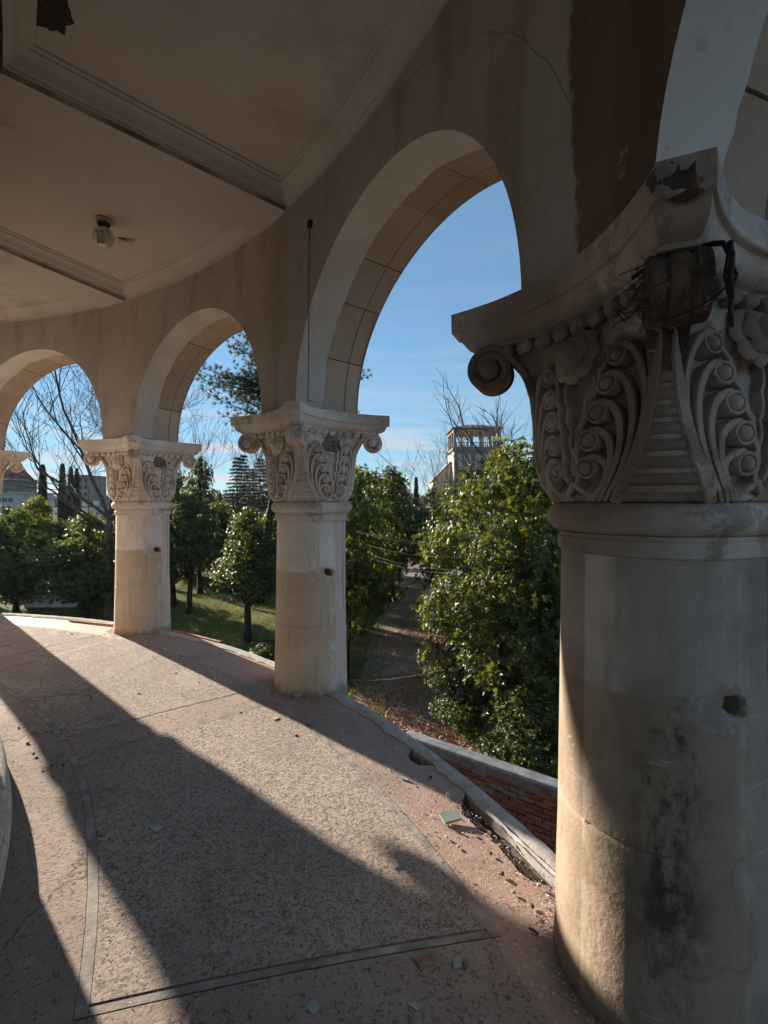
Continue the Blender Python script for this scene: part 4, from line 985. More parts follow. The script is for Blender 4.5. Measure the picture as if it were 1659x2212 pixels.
for r in range(rows):
    z = HW-.20-r*.0755
    if z < .03: break
    for c in range(int(wl/.258)+1):
        x = .13+c*.258-(r % 2)*.13
        if x < .1 or x > wl-.12: continue
        if RNG.random() < .04: continue
        o = bpy.data.objects.new('brick', bm_[RNG.randrange(4)]); link(o, bw)
        o.location = (x+RNG.uniform(-.008,.008), .025+RNG.uniform(-.022,.010), z+RNG.uniform(-.004,.004)); o.rotation_euler = (RNG.uniform(-.03,.03), RNG.uniform(-.015,.015), RNG.uniform(-.03,.03))

# dry leaves and grit lying in the channel and against the column feet
rs = np.random.RandomState(31); V = []; F = []
def crumb(p, s):
    k = len(V); q = rs.randn(4,3)*s*np.array((1,1,.5)); q[:,2] -= q[:,2].min()
    V.extend((np.array(p)+q).tolist()); F.extend([(k,k+1,k+2),(k,k+2,k+3),(k,k+3,k+1),(k+1,k+3,k+2)])
for i in range(2600):
    d = rs.uniform(22.5, 66); r = 7.86-abs(rs.randn())*.05 if i % 2 else 7.5+rs.rand()*.36
    if i % 5 == 0: r = 6.2+rs.rand()*1.3
    p = ringpt(r, radians(d), .004 if r > 7.52 else .010); crumb(p, rs.uniform(.0015,.0045))
for i in range(900):
    d = rs.uniform(23.6, 28.7); p = ringpt(rs.uniform(7.79,7.895), radians(d), -.066); crumb(p, rs.uniform(.003,.009))
for k in (1,2,3):
    for i in range(260):
        a = TH[k]+pi+rs.uniform(-1.4,1.4); c = ringpt(R0, TH[k]); rr = .33+abs(rs.randn())*.035; crumb((c.x+rr*cos(a), c.y+rr*sin(a), .004), rs.uniform(.002,.006))
o = obj('grit', mesh('grit', V, F, smooth=False), MT['stonebit']); tag(o, 'fine grit and plaster crumbs strewn along the floor edge', 'grit', kind='stuff')

# ------------------------------------------------------------------ planting
MT['mag'] = foliage('magnolia leaf', (.016,.034,.009), (.048,.072,.014), (.22,.27,.022), .42, .55, .30)
MT['mag_y'] = foliage('yellowish magnolia leaf', (.022,.042,.009), (.066,.090,.014), (.32,.34,.026), .42, .55, .38)
MT['cyp'] = foliage('cypress needles', (.012,.022,.012), (.028,.040,.018), (.03,.05,.01), .6, .3, .15)
MT['con'] = foliage('cedar needles', (.030,.042,.026), (.060,.075,.045), (.06,.08,.03), .6, .3, .2)
MT['pine'] = foliage('pine needles', (.030,.045,.018), (.075,.090,.035), (.10,.12,.03), .5, .3, .3)
MT['shrub'] = foliage('bright shrub leaf', (.07,.10,.02), (.13,.15,.035), (.22,.26,.04), .4, .4, .4)
MT['far'] = foliage('distant wood', (.045,.050,.030), (.085,.070,.045), (.05,.05,.02), .8, .1, .1)
MT['barkd'] = bark('dark bark', (.018,.014,.011), (.06,.048,.038)); MT['barkp'] = bark('plane bark', (.045,.036,.03), (.15,.125,.10), (7,7,3))
MT['barkg'] = bark('grey bark', (.05,.043,.037), (.13,.115,.10))
def leaves(pos, axis, L, per, wid=.40, open_=(.7,1.25), rs=None, curl=.16):
    # whorls of folded leaves: pos (n,3), axis (n,3)
    n = len(pos); axis = axis/np.linalg.norm(axis, axis=1, keepdims=True)
    a0 = np.cross(axis, np.where(np.abs(axis[:,2:3]) > .9, np.array([[1.,0,0]]), np.array([[0,0,1.]]))); a0 /= np.linalg.norm(a0, axis=1, keepdims=True); b0 = np.cross(axis, a0)
    ang = rs.rand(n,1)*6.28+np.arange(per)[None]*2.4+rs.rand(n,per)*.5
    el = rs.uniform(open_[0], open_[1], (n,per))
    side = np.cos(ang)[...,None]*a0[:,None]+np.sin(ang)[...,None]*b0[:,None]
    d = np.cos(el)[...,None]*axis[:,None]+np.sin(el)[...,None]*side; d = d.reshape(-1,3)
    nm = (-np.sin(el)[...,None]*-1*axis[:,None]*1.0 - np.cos(el)[...,None]*side).reshape(-1,3)
    w = np.cross(d, nm); w /= np.maximum(np.linalg.norm(w, axis=1, keepdims=True), 1e-6)
    nm = np.cross(w, d)
    Ls = (L*rs.uniform(.7,1.25,(len(d),1))); base = np.repeat(pos, per, 0)+d*Ls*.08
    mid = base+d*Ls*.5+nm*Ls*.02; tip = base+d*Ls-nm*Ls*curl*rs.uniform(.3,1.6,(len(d),1))
    ml = mid+w*Ls*wid*.5+nm*Ls*.07; mr = mid-w*Ls*wid*.5+nm*Ls*.07
    V = np.stack([base, ml, mid, mr, tip], 1).reshape(-1,3); k = np.arange(len(d))[:,None]*5
    T = np.concatenate([k+np.array([[0,2,1]]), k+np.array([[0,3,2]]), k+np.array([[1,2,4]]), k+np.array([[2,3,4]])], 1).reshape(-1,3)
    return V, T
def magnolia_mesh(seed, H, W, n, L, base=1.1, per=8, lump=1.0, topw=2.0):
    rs = np.random.RandomState(seed)
    # a crown of many uneven clumps hung round the trunk
    nc = 34; tc_ = (np.arange(nc)+rs.rand(nc))/nc; pc = np.minimum(1, (tc_/.20)**.6)*np.clip(1-tc_**topw, 0, 1)**.6
    azc = np.arange(nc)*2.4+rs.rand(nc)*1.2; rcn = W*pc*rs.uniform(.35,.85,nc); cr_ = W*rs.uniform(.26,.50,nc)*(.55+.45*pc)
    cc = np.stack([rcn*np.cos(azc), rcn*np.sin(azc), base+cr_*.6+tc_*(H-base-cr_*1.2)], -1)
    m = n*2; ci = rs.choice(nc, m, p=cr_**2/np.sum(cr_**2)); dd = rs.randn(m,3); dd /= np.linalg.norm(dd,axis=1,keepdims=True)
    pos = cc[ci]+dd*(cr_[ci]*rs.rand(m)**.38)[:,None]*np.array((1.12,1.12,.9))
    # loose shoots beyond the outline
    sh_ = rs.rand(m) < .05; pos[sh_] += dd[sh_]*rs.uniform(.05,.35,(sh_.sum(),1))+np.array((0,0,.08))
    gap = vnoise(pos[:,0]*2.2+seed*3, pos[:,1]*2.2, pos[:,2]*2.2)
    ok = np.where((gap > .36) & (pos[:,2] > base*.7))[0][:n]; pos = pos[ok]; azk = np.arctan2(pos[:,1]*.6+dd[ok][:,1]*.7, pos[:,0]*.6+dd[ok][:,0]*.7); tk = np.clip(dd[ok][:,2],-.2,1)
    ax = np.stack([np.cos(azk)*.75, np.sin(azk)*.75, .35+.5*tk], -1)+rs.randn(len(ok),3)*.35
    V, T = leaves(pos, ax, L, per, rs=rs)
    return fast_mesh('crown', V, T), pos
def limb_mesh(seed, H, pos, r0, base, lean=.0, nb=16):
    rs = np.random.RandomState(seed); b = MB()
    zs = np.linspace(-.12, H*.9, 12); tr = np.stack([lean*zs+.06*np.sin(zs*1.3+seed), .05*np.sin(zs*1.7+seed*2), zs], -1); tr[:2,:2] *= .4
    b.tube(tr, r0*np.clip(1.25-zs/H*1.15, .12, None)*np.where(zs < .1, 1.25, 1), 9)
    for p in pos[rs.choice(len(pos), nb, False)]:
        z = max(base*.8, p[2]*rs.uniform(.35,.75)); c = np.array([np.interp(z, zs, tr[:,0]), np.interp(z, zs, tr[:,1]), z])
        q = [c+(p-c)*s+np.array((0,0,.18*sin(s*pi)))+rs.randn(3)*.05*(0 < s < 1) for s in (0,.25,.5,.75,1)]
        b.tube(q, np.linspace(.042,.010,5), 5)
    return b.mesh('trunk', angle=180)
MV = {}
for key, (seed, H, W, n, L, base, r0, tw_) in dict(near=(5, 7.2, 2.1, 6400, .125, .30, .10, 2.6), a=(11, 6.8, 1.70, 1800, .14, 2.0, .13, 2.1), b=(23, 6.6, 1.75, 2300, .14, 1.2, .11, 1.7), c=(37, 7.0, 1.70, 1800, .14, 2.0, .15, 1.6), low=(41, 6.2, 2.0, 2600, .14, .35, .10, 2.0)).items():
    cm, pos = magnolia_mesh(seed, H, W, n, L, base, topw=tw_); MV[key] = (cm, limb_mesh(seed, H, pos, r0, base), H)
def magnolia(key, x, Y, top_px, label, rz=0., wide=1.0, yellow=False, z=GZ, hscale=None):
    cm, tm, H = MV[key]; X = (x-829.5)*Y/FPX; h = EYE-(top_px-HORY)*Y/FPX-z; s = h/H
    root = empty('magnolia_tree', (X, Y, z), rz, label, 'tree', 'evergreen magnolias in the garden')
    tr = obj('trunk', tm, MT['barkd'], root); cr = bpy.data.objects.new('crown', cm); link(cr, root)
    if len(cm.materials) == 0: cm.materials.append(MT['mag'])
    cr.material_slots[0].link = 'OBJECT'; cr.material_slots[0].material = MT['mag_y' if yellow else 'mag']
    for o in (tr, cr): o.scale = (s*wide, s*wide, s)
    return root
# row to the right of the path
magnolia('near', 1118, 11.2, 955, 'big glossy magnolia right behind the low brick wall', .4, .97, True)
magnolia('b', 1215, 13.4, 955, 'magnolia half hidden behind the sooty column past the brick wall', 1.4, 1.3)
magnolia('low', 1032, 15.6, 1030, 'magnolia right of the path, second behind the brick wall', 2.2, .95, True)
magnolia('b', 1003, 20.5, 1040, 'magnolia right of the path below the bare branches', .9, 1.15)
magnolia('low', 978, 26, 1044, 'magnolia right of the path in front of the belvedere tower', 3.9, 1.05)
magnolia('b', 1075, 22, 982, 'tall magnolia hiding the foot of the belvedere tower', 5.2, 1.7)
magnolia('low', 938, 34, 1050, 'distant magnolia right of the path end', 2.8, 1.0)
magnolia('low', 1180, 19, 1000, 'magnolia in the depth behind the sooty column', 4.4, 1.3)
magnolia('low', 1003, 11.6, 1400, 'low young magnolia crowding the right edge of the path', 2.6, 1.3)
magnolia('low', 1150, 9.6, 1480, 'low dark magnolia shoots just over the brick wall', 1.6, 1.7)
# row to the left of the path
magnolia('b', 748, 15.2, 998, 'yellowish magnolia left of the path next to the cable column', 1.9, .78, True)
magnolia('low', 776, 20.5, 1004, 'magnolia left of the path, second along the row', .3, .85, True)
magnolia('c', 846, 27, 1006, 'dark magnolia left of the path whose pointed top meets the sky', 4.0, 1.05)
magnolia('low', 862, 35, 1040, 'distant magnolia left of the path end', 5.6, .9)
magnolia('low', 810, 31, 1015, 'full magnolia in the back row left of the path', 3.1, 1.0)
# on the lawn
magnolia('c', 535, 19.6, 1096, 'magnolia with a thick leaning trunk standing on the lawn', 1.2, 1.12)
magnolia('a', 410, 24.5, 1066, 'slender trunked magnolia on the lawn beside the second column', .5, 1.05)
magnolia('b', 374, 26.0, 1016, 'taller magnolia close behind the second column', 4.9, 1.0)
magnolia('c', 432, 29.5, 986, 'sparse topped magnolia rising above the others behind the lawn', 3.3, .75)
magnolia('low', 478, 34, 1082, 'round magnolia at the back of the lawn', 2.0, 1.2)
magnolia('low', 545, 37, 1100, 'bushy magnolia behind the leaning trunked one', 2.9, 1.4)
magnolia('low', 405, 36, 1075, 'wide magnolia closing the view behind the slender one', 1.0, 1.5)
magnolia('low', 610, 33, 1085, 'magnolia filling the gap behind the pine trunk', .7, 1.3)
# under the left arch
magnolia('low', 35, 25.0, 1096, 'broad magnolia under the left arch by the white building', .2, 1.35)
magnolia('b', 82, 29, 1070, 'taller magnolia with brownish top in front of the cypresses', 1.1, 1.15, True)
magnolia('low', 192, 23.5, 1106, 'sunlit glossy magnolia beside the plane tree trunk', 3.6, 1.4)
magnolia('low', 125, 27.5, 1126, 'low magnolia between the two under the left arch', 5.0, 1.5)
magnolia('low', -70, 27, 1095, 'magnolia just past the edge of the left arch', 4.0, 1.4)
magnolia('low', 258, 29, 1100, 'magnolia behind the plane tree trunk', 2.4, 1.5)
magnolia('low', 70, 33, 1112, 'back row magnolia seen through the left arch', 3.4, 1.5)
magnolia('low', 165, 34, 1118, 'back row magnolia below the cypress trio', 1.4, 1.5)

def grow(b, p, d, L, r, depth, rs, spread=.55, up=.12, tips=None, kids=(2,4), shrink=.72, seg=4, twist=.25, minr=.006):
    pts = [p]; dd = d.copy()
    for i in range(seg):
        dd = dd+rs.randn(3)*twist*.5+np.array((0,0,up)); dd /= np.linalg.norm(dd); pts.append(pts[-1]+dd*L/seg)
    b.tube(pts, np.linspace(r, max(minr, r*.62), seg+1), 6 if r > .04 else (4 if r > .015 else 3), caps=False)
    if depth == 0:
        if tips is not None: tips.append(pts[-1])
        return
    k = rs.randint(kids[0], kids[1]+1)
    for i in range(k):
        f = 1.0 if i == 0 else rs.uniform(.35, .95); j = min(seg-1, int(f*seg)); q = np.array(pts[j])+(np.array(pts[j+1])-np.array(pts[j]))*(f*seg-j if f < 1 else 1)
        v = rs.randn(3); v -= dd*(v@dd); v /= np.linalg.norm(v); s = spread*(.35 if i == 0 else 1)*rs.uniform(.7,1.3)
        nd = dd*cos(s)+v*sin(s); grow(b, q, nd/np.linalg.norm(nd), L*shrink*rs.uniform(.75,1.15), max(minr, r*(.66 if i == 0 else .5)), depth-1, rs, spread, up, tips, kids, shrink, seg, twist, minr)
def bare_tree(name, x, Y, H, r0, label, seed, starts, mat, fruit=False, z=GZ, depth=5, spread=.5, up=.1, Lb=.36, tk=1.0, minr=.006):
    X = (x-829.5)*Y/FPX; rs = np.random.RandomState(seed); root = empty(name, (X, Y, z), 0, label, 'tree')
    b = MB(); th = H*starts[0]
    tr = np.stack([.05*np.sin(np.linspace(0,3,8)+seed)*tk, .05*np.cos(np.linspace(0,3,8)), np.linspace(-.1, th, 8)], -1)
    b.tube(tr, np.linspace(r0*1.25, r0*.8, 8), 10); b.obj('trunk', mat, root, angle=180)
    c = MB(); tips = []
    for (dx, dy, dz, ls, h) in starts[1]:
        d = np.array((dx,dy,dz), float); d /= np.linalg.norm(d); p = np.array([np.interp(h*th, tr[:,2], tr[:,0]), np.interp(h*th, tr[:,2], tr[:,1]), h*th])
        grow(c, p, d, H*Lb*ls, r0*.46*ls, depth, rs, spread, up, tips, minr=minr)
    me = c.mesh('crown', angle=180); obj('crown', me, mat, root)
    if fruit:
        f = MB()
        for q in tips[::3]: f.ball(np.array(q)-np.array((0,0,.06)), .022, 6); f.tube([tuple(q), tuple(np.array(q)-np.array((0,0,.05)))], .003, 3)
        o = f.obj('seed_balls', MT['barkd'], root); o['kind'] = 'stuff'
    return root
bare_tree('plane_tree', 236, 23.0, 10.8, .19, 'bare plane tree with hanging seed balls under the left arch', 4, (.46, [(-.95,.1,.75,1.0,1.0),(-.5,-.3,1.0,1.05,1.0),(-.95,.2,.35,.9,.86),(.25,.3,1.1,.95,1.0),(-.15,.4,1.2,1.0,1.0),(.8,-.1,.7,.8,.95),(-.7,-.5,.5,.8,.9)]), MT['barkp'], True, up=.05)
bare_tree('bare_tree', 1225, 24, 9.6, .2, 'bare leafless tree reaching its branches before the belvedere tower', 9, (.40, [(-1,.1,.42,1.1,1.0),(-1,-.2,.75,1.1,1.0),(-.9,.3,.18,.95,.9),(-.5,0,1.1,1.0,1.0),(.7,.2,.8,.9,1.0),(-.8,-.4,.95,1.0,1.0)]), MT['barkg'], up=.06, spread=.6, depth=4)
bare_tree('bare_tree', 985, 30, 8.2, .12, 'small bare tree sticking out of the magnolias left of the tower', 15, (.55, [(-1,.1,.6,1.0,1.0),(-.8,-.2,.25,1.0,.9),(.4,.2,1,.9,1.0),(-.3,.1,1.1,.9,1.0)]), MT['barkg'], up=.08, spread=.6, depth=4)
for i, (x, Y, H, s) in enumerate([(415,33,8.5,3),(600,34,10,6),(650,38,9.5,8)]):
    bare_tree('bare_sapling', x, Y, H, .09, ('thin bare sapling above the lawn magnolias','bare sapling beside the pine trunk','pale bare sapling behind the cable column')[i], 20+s, (.5, [(-.5,.1,1,1,1.0),(.5,0,1,1,1.0),(.1,.3,1.1,1,1.0),(-.6,-.3,.6,.9,.8)]), MT['barkg'], depth=4, minr=.008)
# needles in tufts / sprays
def needle_cards(pos, axis, L, W, per, rs, droop=0.0):
    n = len(pos); ax = np.repeat(axis/np.maximum(np.linalg.norm(axis,axis=1,keepdims=True),1e-6), per, 0)
    d = ax+rs.randn(n*per,3)*.55; d[:,2] -= droop; d /= np.linalg.norm(d,axis=1,keepdims=True); p = np.repeat(pos, per, 0)
    w = np.cross(d, rs.randn(n*per,3)); w /= np.maximum(np.linalg.norm(w,axis=1,keepdims=True),1e-6); l = L*rs.uniform(.6,1.3,(n*per,1))
    V = np.stack([p-w*W*.5, p+w*W*.5, p+d*l], 1).reshape(-1,3); T = np.arange(n*per*3).reshape(-1,3); return V, T
# tall pine behind the cable column
pX, pY = (600-829.5)*27/FPX, 27.0
pr = empty('pine_tree', (pX, pY, GZ), 0, 'tall pine with a leaning dark trunk behind the cable column', 'tree'); rs = np.random.RandomState(5)
def pine_axis(z): return np.array((-1.05+.10*z+.004*z*z, .1*z*.1, z))
b = MB(); zs = np.linspace(-.1, 17.5, 18); b.tube([pine_axis(z) for z in zs], np.linspace(.27,.05,18), 10); b.obj('trunk', MT['barkd'], pr, angle=180)
tips = []; br = MB(); rnd = np.random.RandomState(8)
for i in range(84):
    z = rnd.uniform(9.6, 17.3); az = rnd.uniform(0, 6.28) if i % 3 else pi+rnd.uniform(-.5,.5); L = rnd.uniform(2.4, 4.8)*(1.35 if i % 3 == 0 else 1)*(1-.5*(z-10)/7.5); p = pine_axis(z); d = np.array((cos(az), sin(az), rnd.uniform(-.12,.38)))
    q = [p+d*L*s+np.array((0,0,.25*s*s*L*.5-.1*sin(s*3)))+rnd.randn(3)*.05*(s > 0) for s in np.linspace(0,1,6)]
    br.tube(q, np.linspace(.055,.012,6), 5, caps=False)
    for s in np.linspace(.35,1,9):
        c = p+d*L*s+np.array((0,0,.25*s*s*L*.5-.1*sin(s*3)))
        for _ in range(4): 
            e = c+rnd.randn(3)*np.array((.36,.36,.22)); tips.append((e, e-c+np.array((0,0,.2)))); br.tube([c, e], .008, 3, caps=False)
br.obj('branches', MT['barkd'], pr, angle=180)
V, T = needle_cards(np.array([t[0] for t in tips]), np.array([t[1] for t in tips]), .26, .020, 40, rnd)
obj('crown', fast_mesh('crown', V, T), MT['pine'], pr)
# layered cedars / firs at the back
def conifer_mesh(seed, H, W, tiers=26, per=9, droop=.18, dens=16):
    rs = np.random.RandomState(seed); P = []; A = []; b = MB()
    for i in range(tiers):
        t = (i+.5)/tiers; z = H*(.14+.85*t)
        for j in range(per):
            az = rs.rand()*6.28; L = W*(1-t)**.8*rs.uniform(.55,1.1)+.12; d = np.array((cos(az), sin(az), .12)); 
            if L > .25: b.tube([(0,0,z), tuple(d*L*.5+np.array((0,0,z))), tuple(d*L+np.array((0,0,z-droop*L)))], np.linspace(.03,.008,3), 3, caps=False)
            for s in np.linspace(.25, 1, max(3, int(L/.22))): P.append(d*L*s+np.array((0,0,z-droop*L*s*s))); A.append(d+np.array((0,0,-.1)))
    b.tube([(0,0,-.1),(0,0,H*.5),(0,0,H)], [H*.016, H*.010, .01], 7)
    V, T = needle_cards(np.array(P), np.array(A), .34, .05, dens, rs, .12)
    return fast_mesh('crown', V, T), b.mesh('trunk', angle=180)
CV = [conifer_mesh(1, 12, 2.6), conifer_mesh(2, 12, 2.1), conifer_mesh(3, 12, 3.4, 15, 9, .05, 18)]
def conifer(i, x, Y, top, label, wide=1.0, rz=0):
    X = (x-829.5)*Y/FPX; h = EYE-(top-HORY)*Y/FPX-GZ; s = h/12; root = empty('cedar_tree', (X,Y,GZ), rz, label, 'tree', 'conifers at the back of the garden')
    for nm, me, mt in (('crown', CV[i][0], MT['con']), ('trunk', CV[i][1], MT['barkg'])):
        o = obj(nm, me, mt, root); o.scale = (s*wide, s*wide, s)
conifer(0, 512, 44, 985, 'feathery cedar with the tallest tip beyond the lawn'); conifer(1, 527, 50, 980, 'narrow cedar close behind the tallest tipped one', 1.0, 1)
conifer(1, 562, 47, 988, 'cedar half hidden by the cable column', 1.2, 2); conifer(0, 585, 42, 975, 'cedar straight behind the pine trunk', 1.0, 3)
conifer(1, 540, 56, 1010, 'short cedar filling the gap between the feathery ones', 1.5, 4)
conifer(2, 1165, 40, 935, 'flat layered cedar beside the belvedere tower', 1.5, 1)
conifer(0, 720, 60, 1000, 'distant cedar behind the cable column', 1.3, 5)
# cypresses
def cypress_mesh(seed, H=10, W=.75):
    rs = np.random.RandomState(seed); n = 2600; t = rs.rand(n); az = rs.rand(n)*6.28
    r = W*np.minimum(1,(t/.12)**.6)*(1-t)**.55*(.8+.4*vnoise(np.cos(az)*2+seed, np.sin(az)*2+9, t*9))*rs.rand(n)**.25
    P = np.stack([r*np.cos(az), r*np.sin(az), .3+t*(H-.3)], -1); A = np.stack([np.cos(az)*.3, np.sin(az)*.3, np.ones(n)], -1)
    V, T = needle_cards(P, A, .38, .10, 6, rs); b = MB(); b.tube([(0,0,-.1),(0,0,H*.6)], [.13,.04], 7)
    return fast_mesh('crown', V, T), b.mesh('trunk', angle=180)
CY_ = [cypress_mesh(1), cypress_mesh(2)]
def cypress(i, x, Y, top, label, wide=1.0):
    X = (x-829.5)*Y/FPX; h = EYE-(top-HORY)*Y/FPX-GZ; s = h/10; root = empty('cypress_tree', (X,Y,GZ), i*1.3, label, 'tree', 'dark columnar cypresses')
    for nm, me, mt in (('crown', CY_[i%2][0], MT['cyp']), ('trunk', CY_[i%2][1], MT['barkd'])):
        o = obj(nm, me, mt, root); o.scale = (s*wide, s*wide, s)
cypress(0, 92, 52, 1008, 'tall dark cypress standing alone nearest the white building', .85); cypress(1, 135, 56, 1006, 'slender dark cypress, first of the close trio', .75)
cypress(0, 153, 58, 1012, 'dark cypress in the middle of the close trio', .7); cypress(1, 166, 55, 1016, 'dark cypress, last of the trio, next to the plane tree', .65)
cypress(1, 899, 70, 1034, 'tiny far cypress above the end of the path', .8); cypress(0, 476, 80, 1066, 'small far cypress beyond the lawn', .8)
# bright round shrub tree beyond the lawn, hedge wall of laurel under the left arch
def shrub(x, Y, top, W, label, seed, mat='shrub'):
    X = (x-829.5)*Y/FPX; h = EYE-(top-HORY)*Y/FPX-GZ; rs = np.random.RandomState(seed); n = 1500
    d = rs.randn(n,3); d /= np.linalg.norm(d,axis=1,keepdims=True); lum = .75+.5*vnoise(d[:,0]*2+seed, d[:,1]*2+9, d[:,2]*2+9)
    P = d*(rs.rand(n,1)**.3)*lum[:,None]*np.array((W, W, h*.42)); P[:,2] += h*.56
    V, T = leaves(P, d+np.array((0,0,.3)), .15, 6, .34, rs=rs); root = empty('round_shrub', (X,Y,GZ), 0, label, 'shrub')
    obj('crown', fast_mesh('crown', V, T), MT[mat], root); b = MB()
    for k in range(4): b.tube([(.05*k-.08,0,-.1),(.1*k-.15,.1,h*.3),(.3*k-.45,.2*(k%2),h*.6)], [.05,.04,.015], 5)
    b.obj('stems', MT['barkd'], root, angle=180)
shrub(545, 34, 1112, 1.3, 'round bright green shrub lit by the sun beyond the lawn', 3)
shrub(575, 30, 1205, 1.0, 'small bright shrub beside the cable column on the lawn', 4)
shrub(585, 17.5, 1390, .7, 'low dark shrub at the foot of the loggia beside the cable column', 6, 'mag')
shrub(500, 30, 1195, 1.2, 'low yellowish bush behind the lawn trees', 8)

# ------------------------------------------------------------------ leaf litter, grass, wires
MT['dead'] = foliage('dead leaf', (.28,.13,.075), (.52,.32,.21), (.22,.10,.05), .6, .3, .15)
rs = np.random.RandomState(2); n = 42000
y = 8+rs.rand(n)**1.7*26; x = .055*y+.2+rs.randn(n)*2.3
den = vnoise(x*.8+40, y*.8, .5); keep = (den+rs.rand(n)*.35 > .62); x = x[keep]; y = y[keep]
p = np.stack([x, y, np.full(len(x), GZ+.022)], -1); V, T = leaves(p, np.tile((0,0,1.), (len(p),1))+rs.randn(len(p),3)*.35, .10, 1, .42, (1.2,1.6), rs, -.35)
V[:,2] = np.maximum(V[:,2], GZ+.016)
yl = 14+rs.rand(2600)*18; xl = -2-rs.rand(2600)*yl*.55; zl = GZ+(vnoise(xl*.25+9, yl*.25+9, .5)-.5)*.18*np.exp(-((xl/40)**2+((yl-25)/40)**2))+.05
V2, T2 = leaves(np.stack([xl,yl,zl],-1), np.tile((0,0,1.), (2600,1))+rs.randn(2600,3)*.4, .11, 1, .42, (1.2,1.6), rs, -.3)
T = np.concatenate([T, T2+len(V)]); V = np.concatenate([V, V2])
lit = obj('fallen_leaves', fast_mesh('fallen_leaves', V, T), MT['dead']); tag(lit, 'brown fallen leaves strewn over the garden path', 'leaves', kind='stuff')
MT['grass'] = foliage('winter grass', (.085,.115,.02), (.17,.18,.04), (.24,.27,.04), .6, .2, .4)
n = 120000; y = 12+rs.rand(n)*26; x = -(.1+rs.rand(n)*.9)*y*.72+1.0
k = vnoise(x*1.3, y*1.3, 7.5)+.3*rs.rand(n) > .5; x = x[k]; y = y[k]
zg = GZ+(vnoise(x*.25+9, y*.25+9, .5)-.5)*.18*np.exp(-((x/40)**2+((y-25)/40)**2))
p = np.stack([x, y, zg-.01], -1); d = rs.randn(len(p),3)*.45+np.array((0,0,1)); w = rs.randn(len(p),3)*np.array((1,1,0)); w /= np.linalg.norm(w,axis=1,keepdims=True); h = rs.uniform(.05,.17,(len(p),1))
V = np.stack([p-w*.006, p+w*.006, p+d*h], 1).reshape(-1,3); gr = obj('grass', fast_mesh('grass', V, np.arange(len(V)).reshape(-1,3)), MT['grass']); tag(gr, 'short winter grass on the lawn', 'grass', kind='stuff')
# moss and weeds fringing the path
n = 9000; y = 14+rs.rand(n)*24; x = .055*y-1.9+rs.randn(n)*.55; p = np.stack([x,y,np.full(n,GZ)],-1); d = rs.randn(n,3)*.6+np.array((0,0,1)); w = rs.randn(n,3)*np.array((1,1,0)); w /= np.linalg.norm(w,axis=1,keepdims=True); h = rs.uniform(.05,.16,(n,1))
V = np.stack([p-w*.010, p+w*.010, p+d*h], 1).reshape(-1,3); gr = obj('weeds', fast_mesh('weeds', V, np.arange(len(V)).reshape(-1,3)), MT['grass']); tag(gr, 'green weeds fringing the left side of the path', 'weeds', kind='stuff')
MT['wire'] = plain('grey wire', (.12,.12,.12), .5, .1, 10, 0)
for i, (x0, y0, Y0, x1, y1, Y1) in enumerate([(770,1146,13.5,1010,1176,9.8),(770,1149,13.5,1010,1181,9.8),(790,1176,13.3,1010,1205,9.8),(800,1198,13.2,1000,1232,9.8),(800,1205,13.2,1000,1240,9.8),(740,1468,12.5,960,1446,9.5)]):
    a, c = at(x0,y0,Y0), at(x1,y1,Y1); pts = [tuple(a.lerp(c,t)-Vector((0,0,.10*sin(pi*t)))) for t in np.linspace(0,1,16)]
    b = MB(); b.tube(pts, .0020, 5); tag(b.obj('garden_wire', MT['wire'] if i < 5 else MT['black']), ('slack grey wire strung across the path, uppermost','slack grey wire strung across the path, second from the top','slack grey wire strung across the path, middle one','slack grey wire strung across the path, fourth from the top','slack grey wire strung across the path, lowest of five','dark thin line stretched low over the leaf litter')[i], 'wire')

# ------------------------------------------------------------------ buildings far off
def wall_weather(name, c, dirt=(.14,.12,.10), k=.5):
    m = Mat(name); n = m.noise(.7, 6, .65); st = m.noise(1.2, 6, .65, m.vmul(m.co, (1.2,1.2,.22)))
    cc = m.mix(m.rng(n, .3, .7), c, tuple(q*.82 for q in c)); cc = m.mix(m.math('MULTIPLY', m.rng(st, .5, .72), k), cc, dirt); m.bump(n, .3, .05); return m.done(cc, .85, .2)
MT['bw'] = wall_weather('white render', (.52,.51,.49)); MT['bg'] = wall_weather('grey stone', (.21,.20,.185), (.07,.06,.05), .75); MT['bp'] = wall_weather('sun tinted peach render', (.62,.47,.37), (.30,.22,.17), .4)
MT['roofr'] = plain('rusty roof', (.24,.10,.065), .8, .5, 1.5, .3, 4); MT['roofb'] = plain('slate blue roof', (.10,.11,.13), .5, .3, 1.2, .2, 6); MT['dark'] = plain('dark opening', (.025,.027,.03), .4, .2, 4, 0)
TY = 88.0; tl, tr_ = at(981,966,TY), at(1081,966,TY); W_ = tr_.x-tl.x; tz = tl.z-GZ
tw = empty('belvedere_tower', (tl.x, TY, GZ), 0, 'old stone tower with an open colonnaded belvedere and balustrade on top', 'tower')
def bx(par, name, mat, *boxes):
    b = MB()
    for c, d in boxes: b.box(c, d)
    return b.obj(name, MT[mat], par, smooth=False)
DEP = W_*.95
bx(tw, 'wall', 'bg', ((W_/2, DEP/2, (tz-.6)/2), (W_, DEP, tz-.6)))
bx(tw, 'sun_tinted_side', 'bp', ((-.03, DEP/2, (tz-1)/2), (.06, DEP*.98, tz-1)))  # warm sunlight on the left face put into its colour
bx(tw, 'cornice', 'bg', ((W_/2, DEP/2, tz-.42), (W_+.7, DEP+.7, .34)), ((W_/2, DEP/2, tz-.16), (W_+.4, DEP+.4, .22)))
for f in (.11,.29,.48,.66,.84): bx(tw, 'panel', 'bw', ((W_*f+.25, -.04, tz-3.6), (1.05, .08, 4.6)))
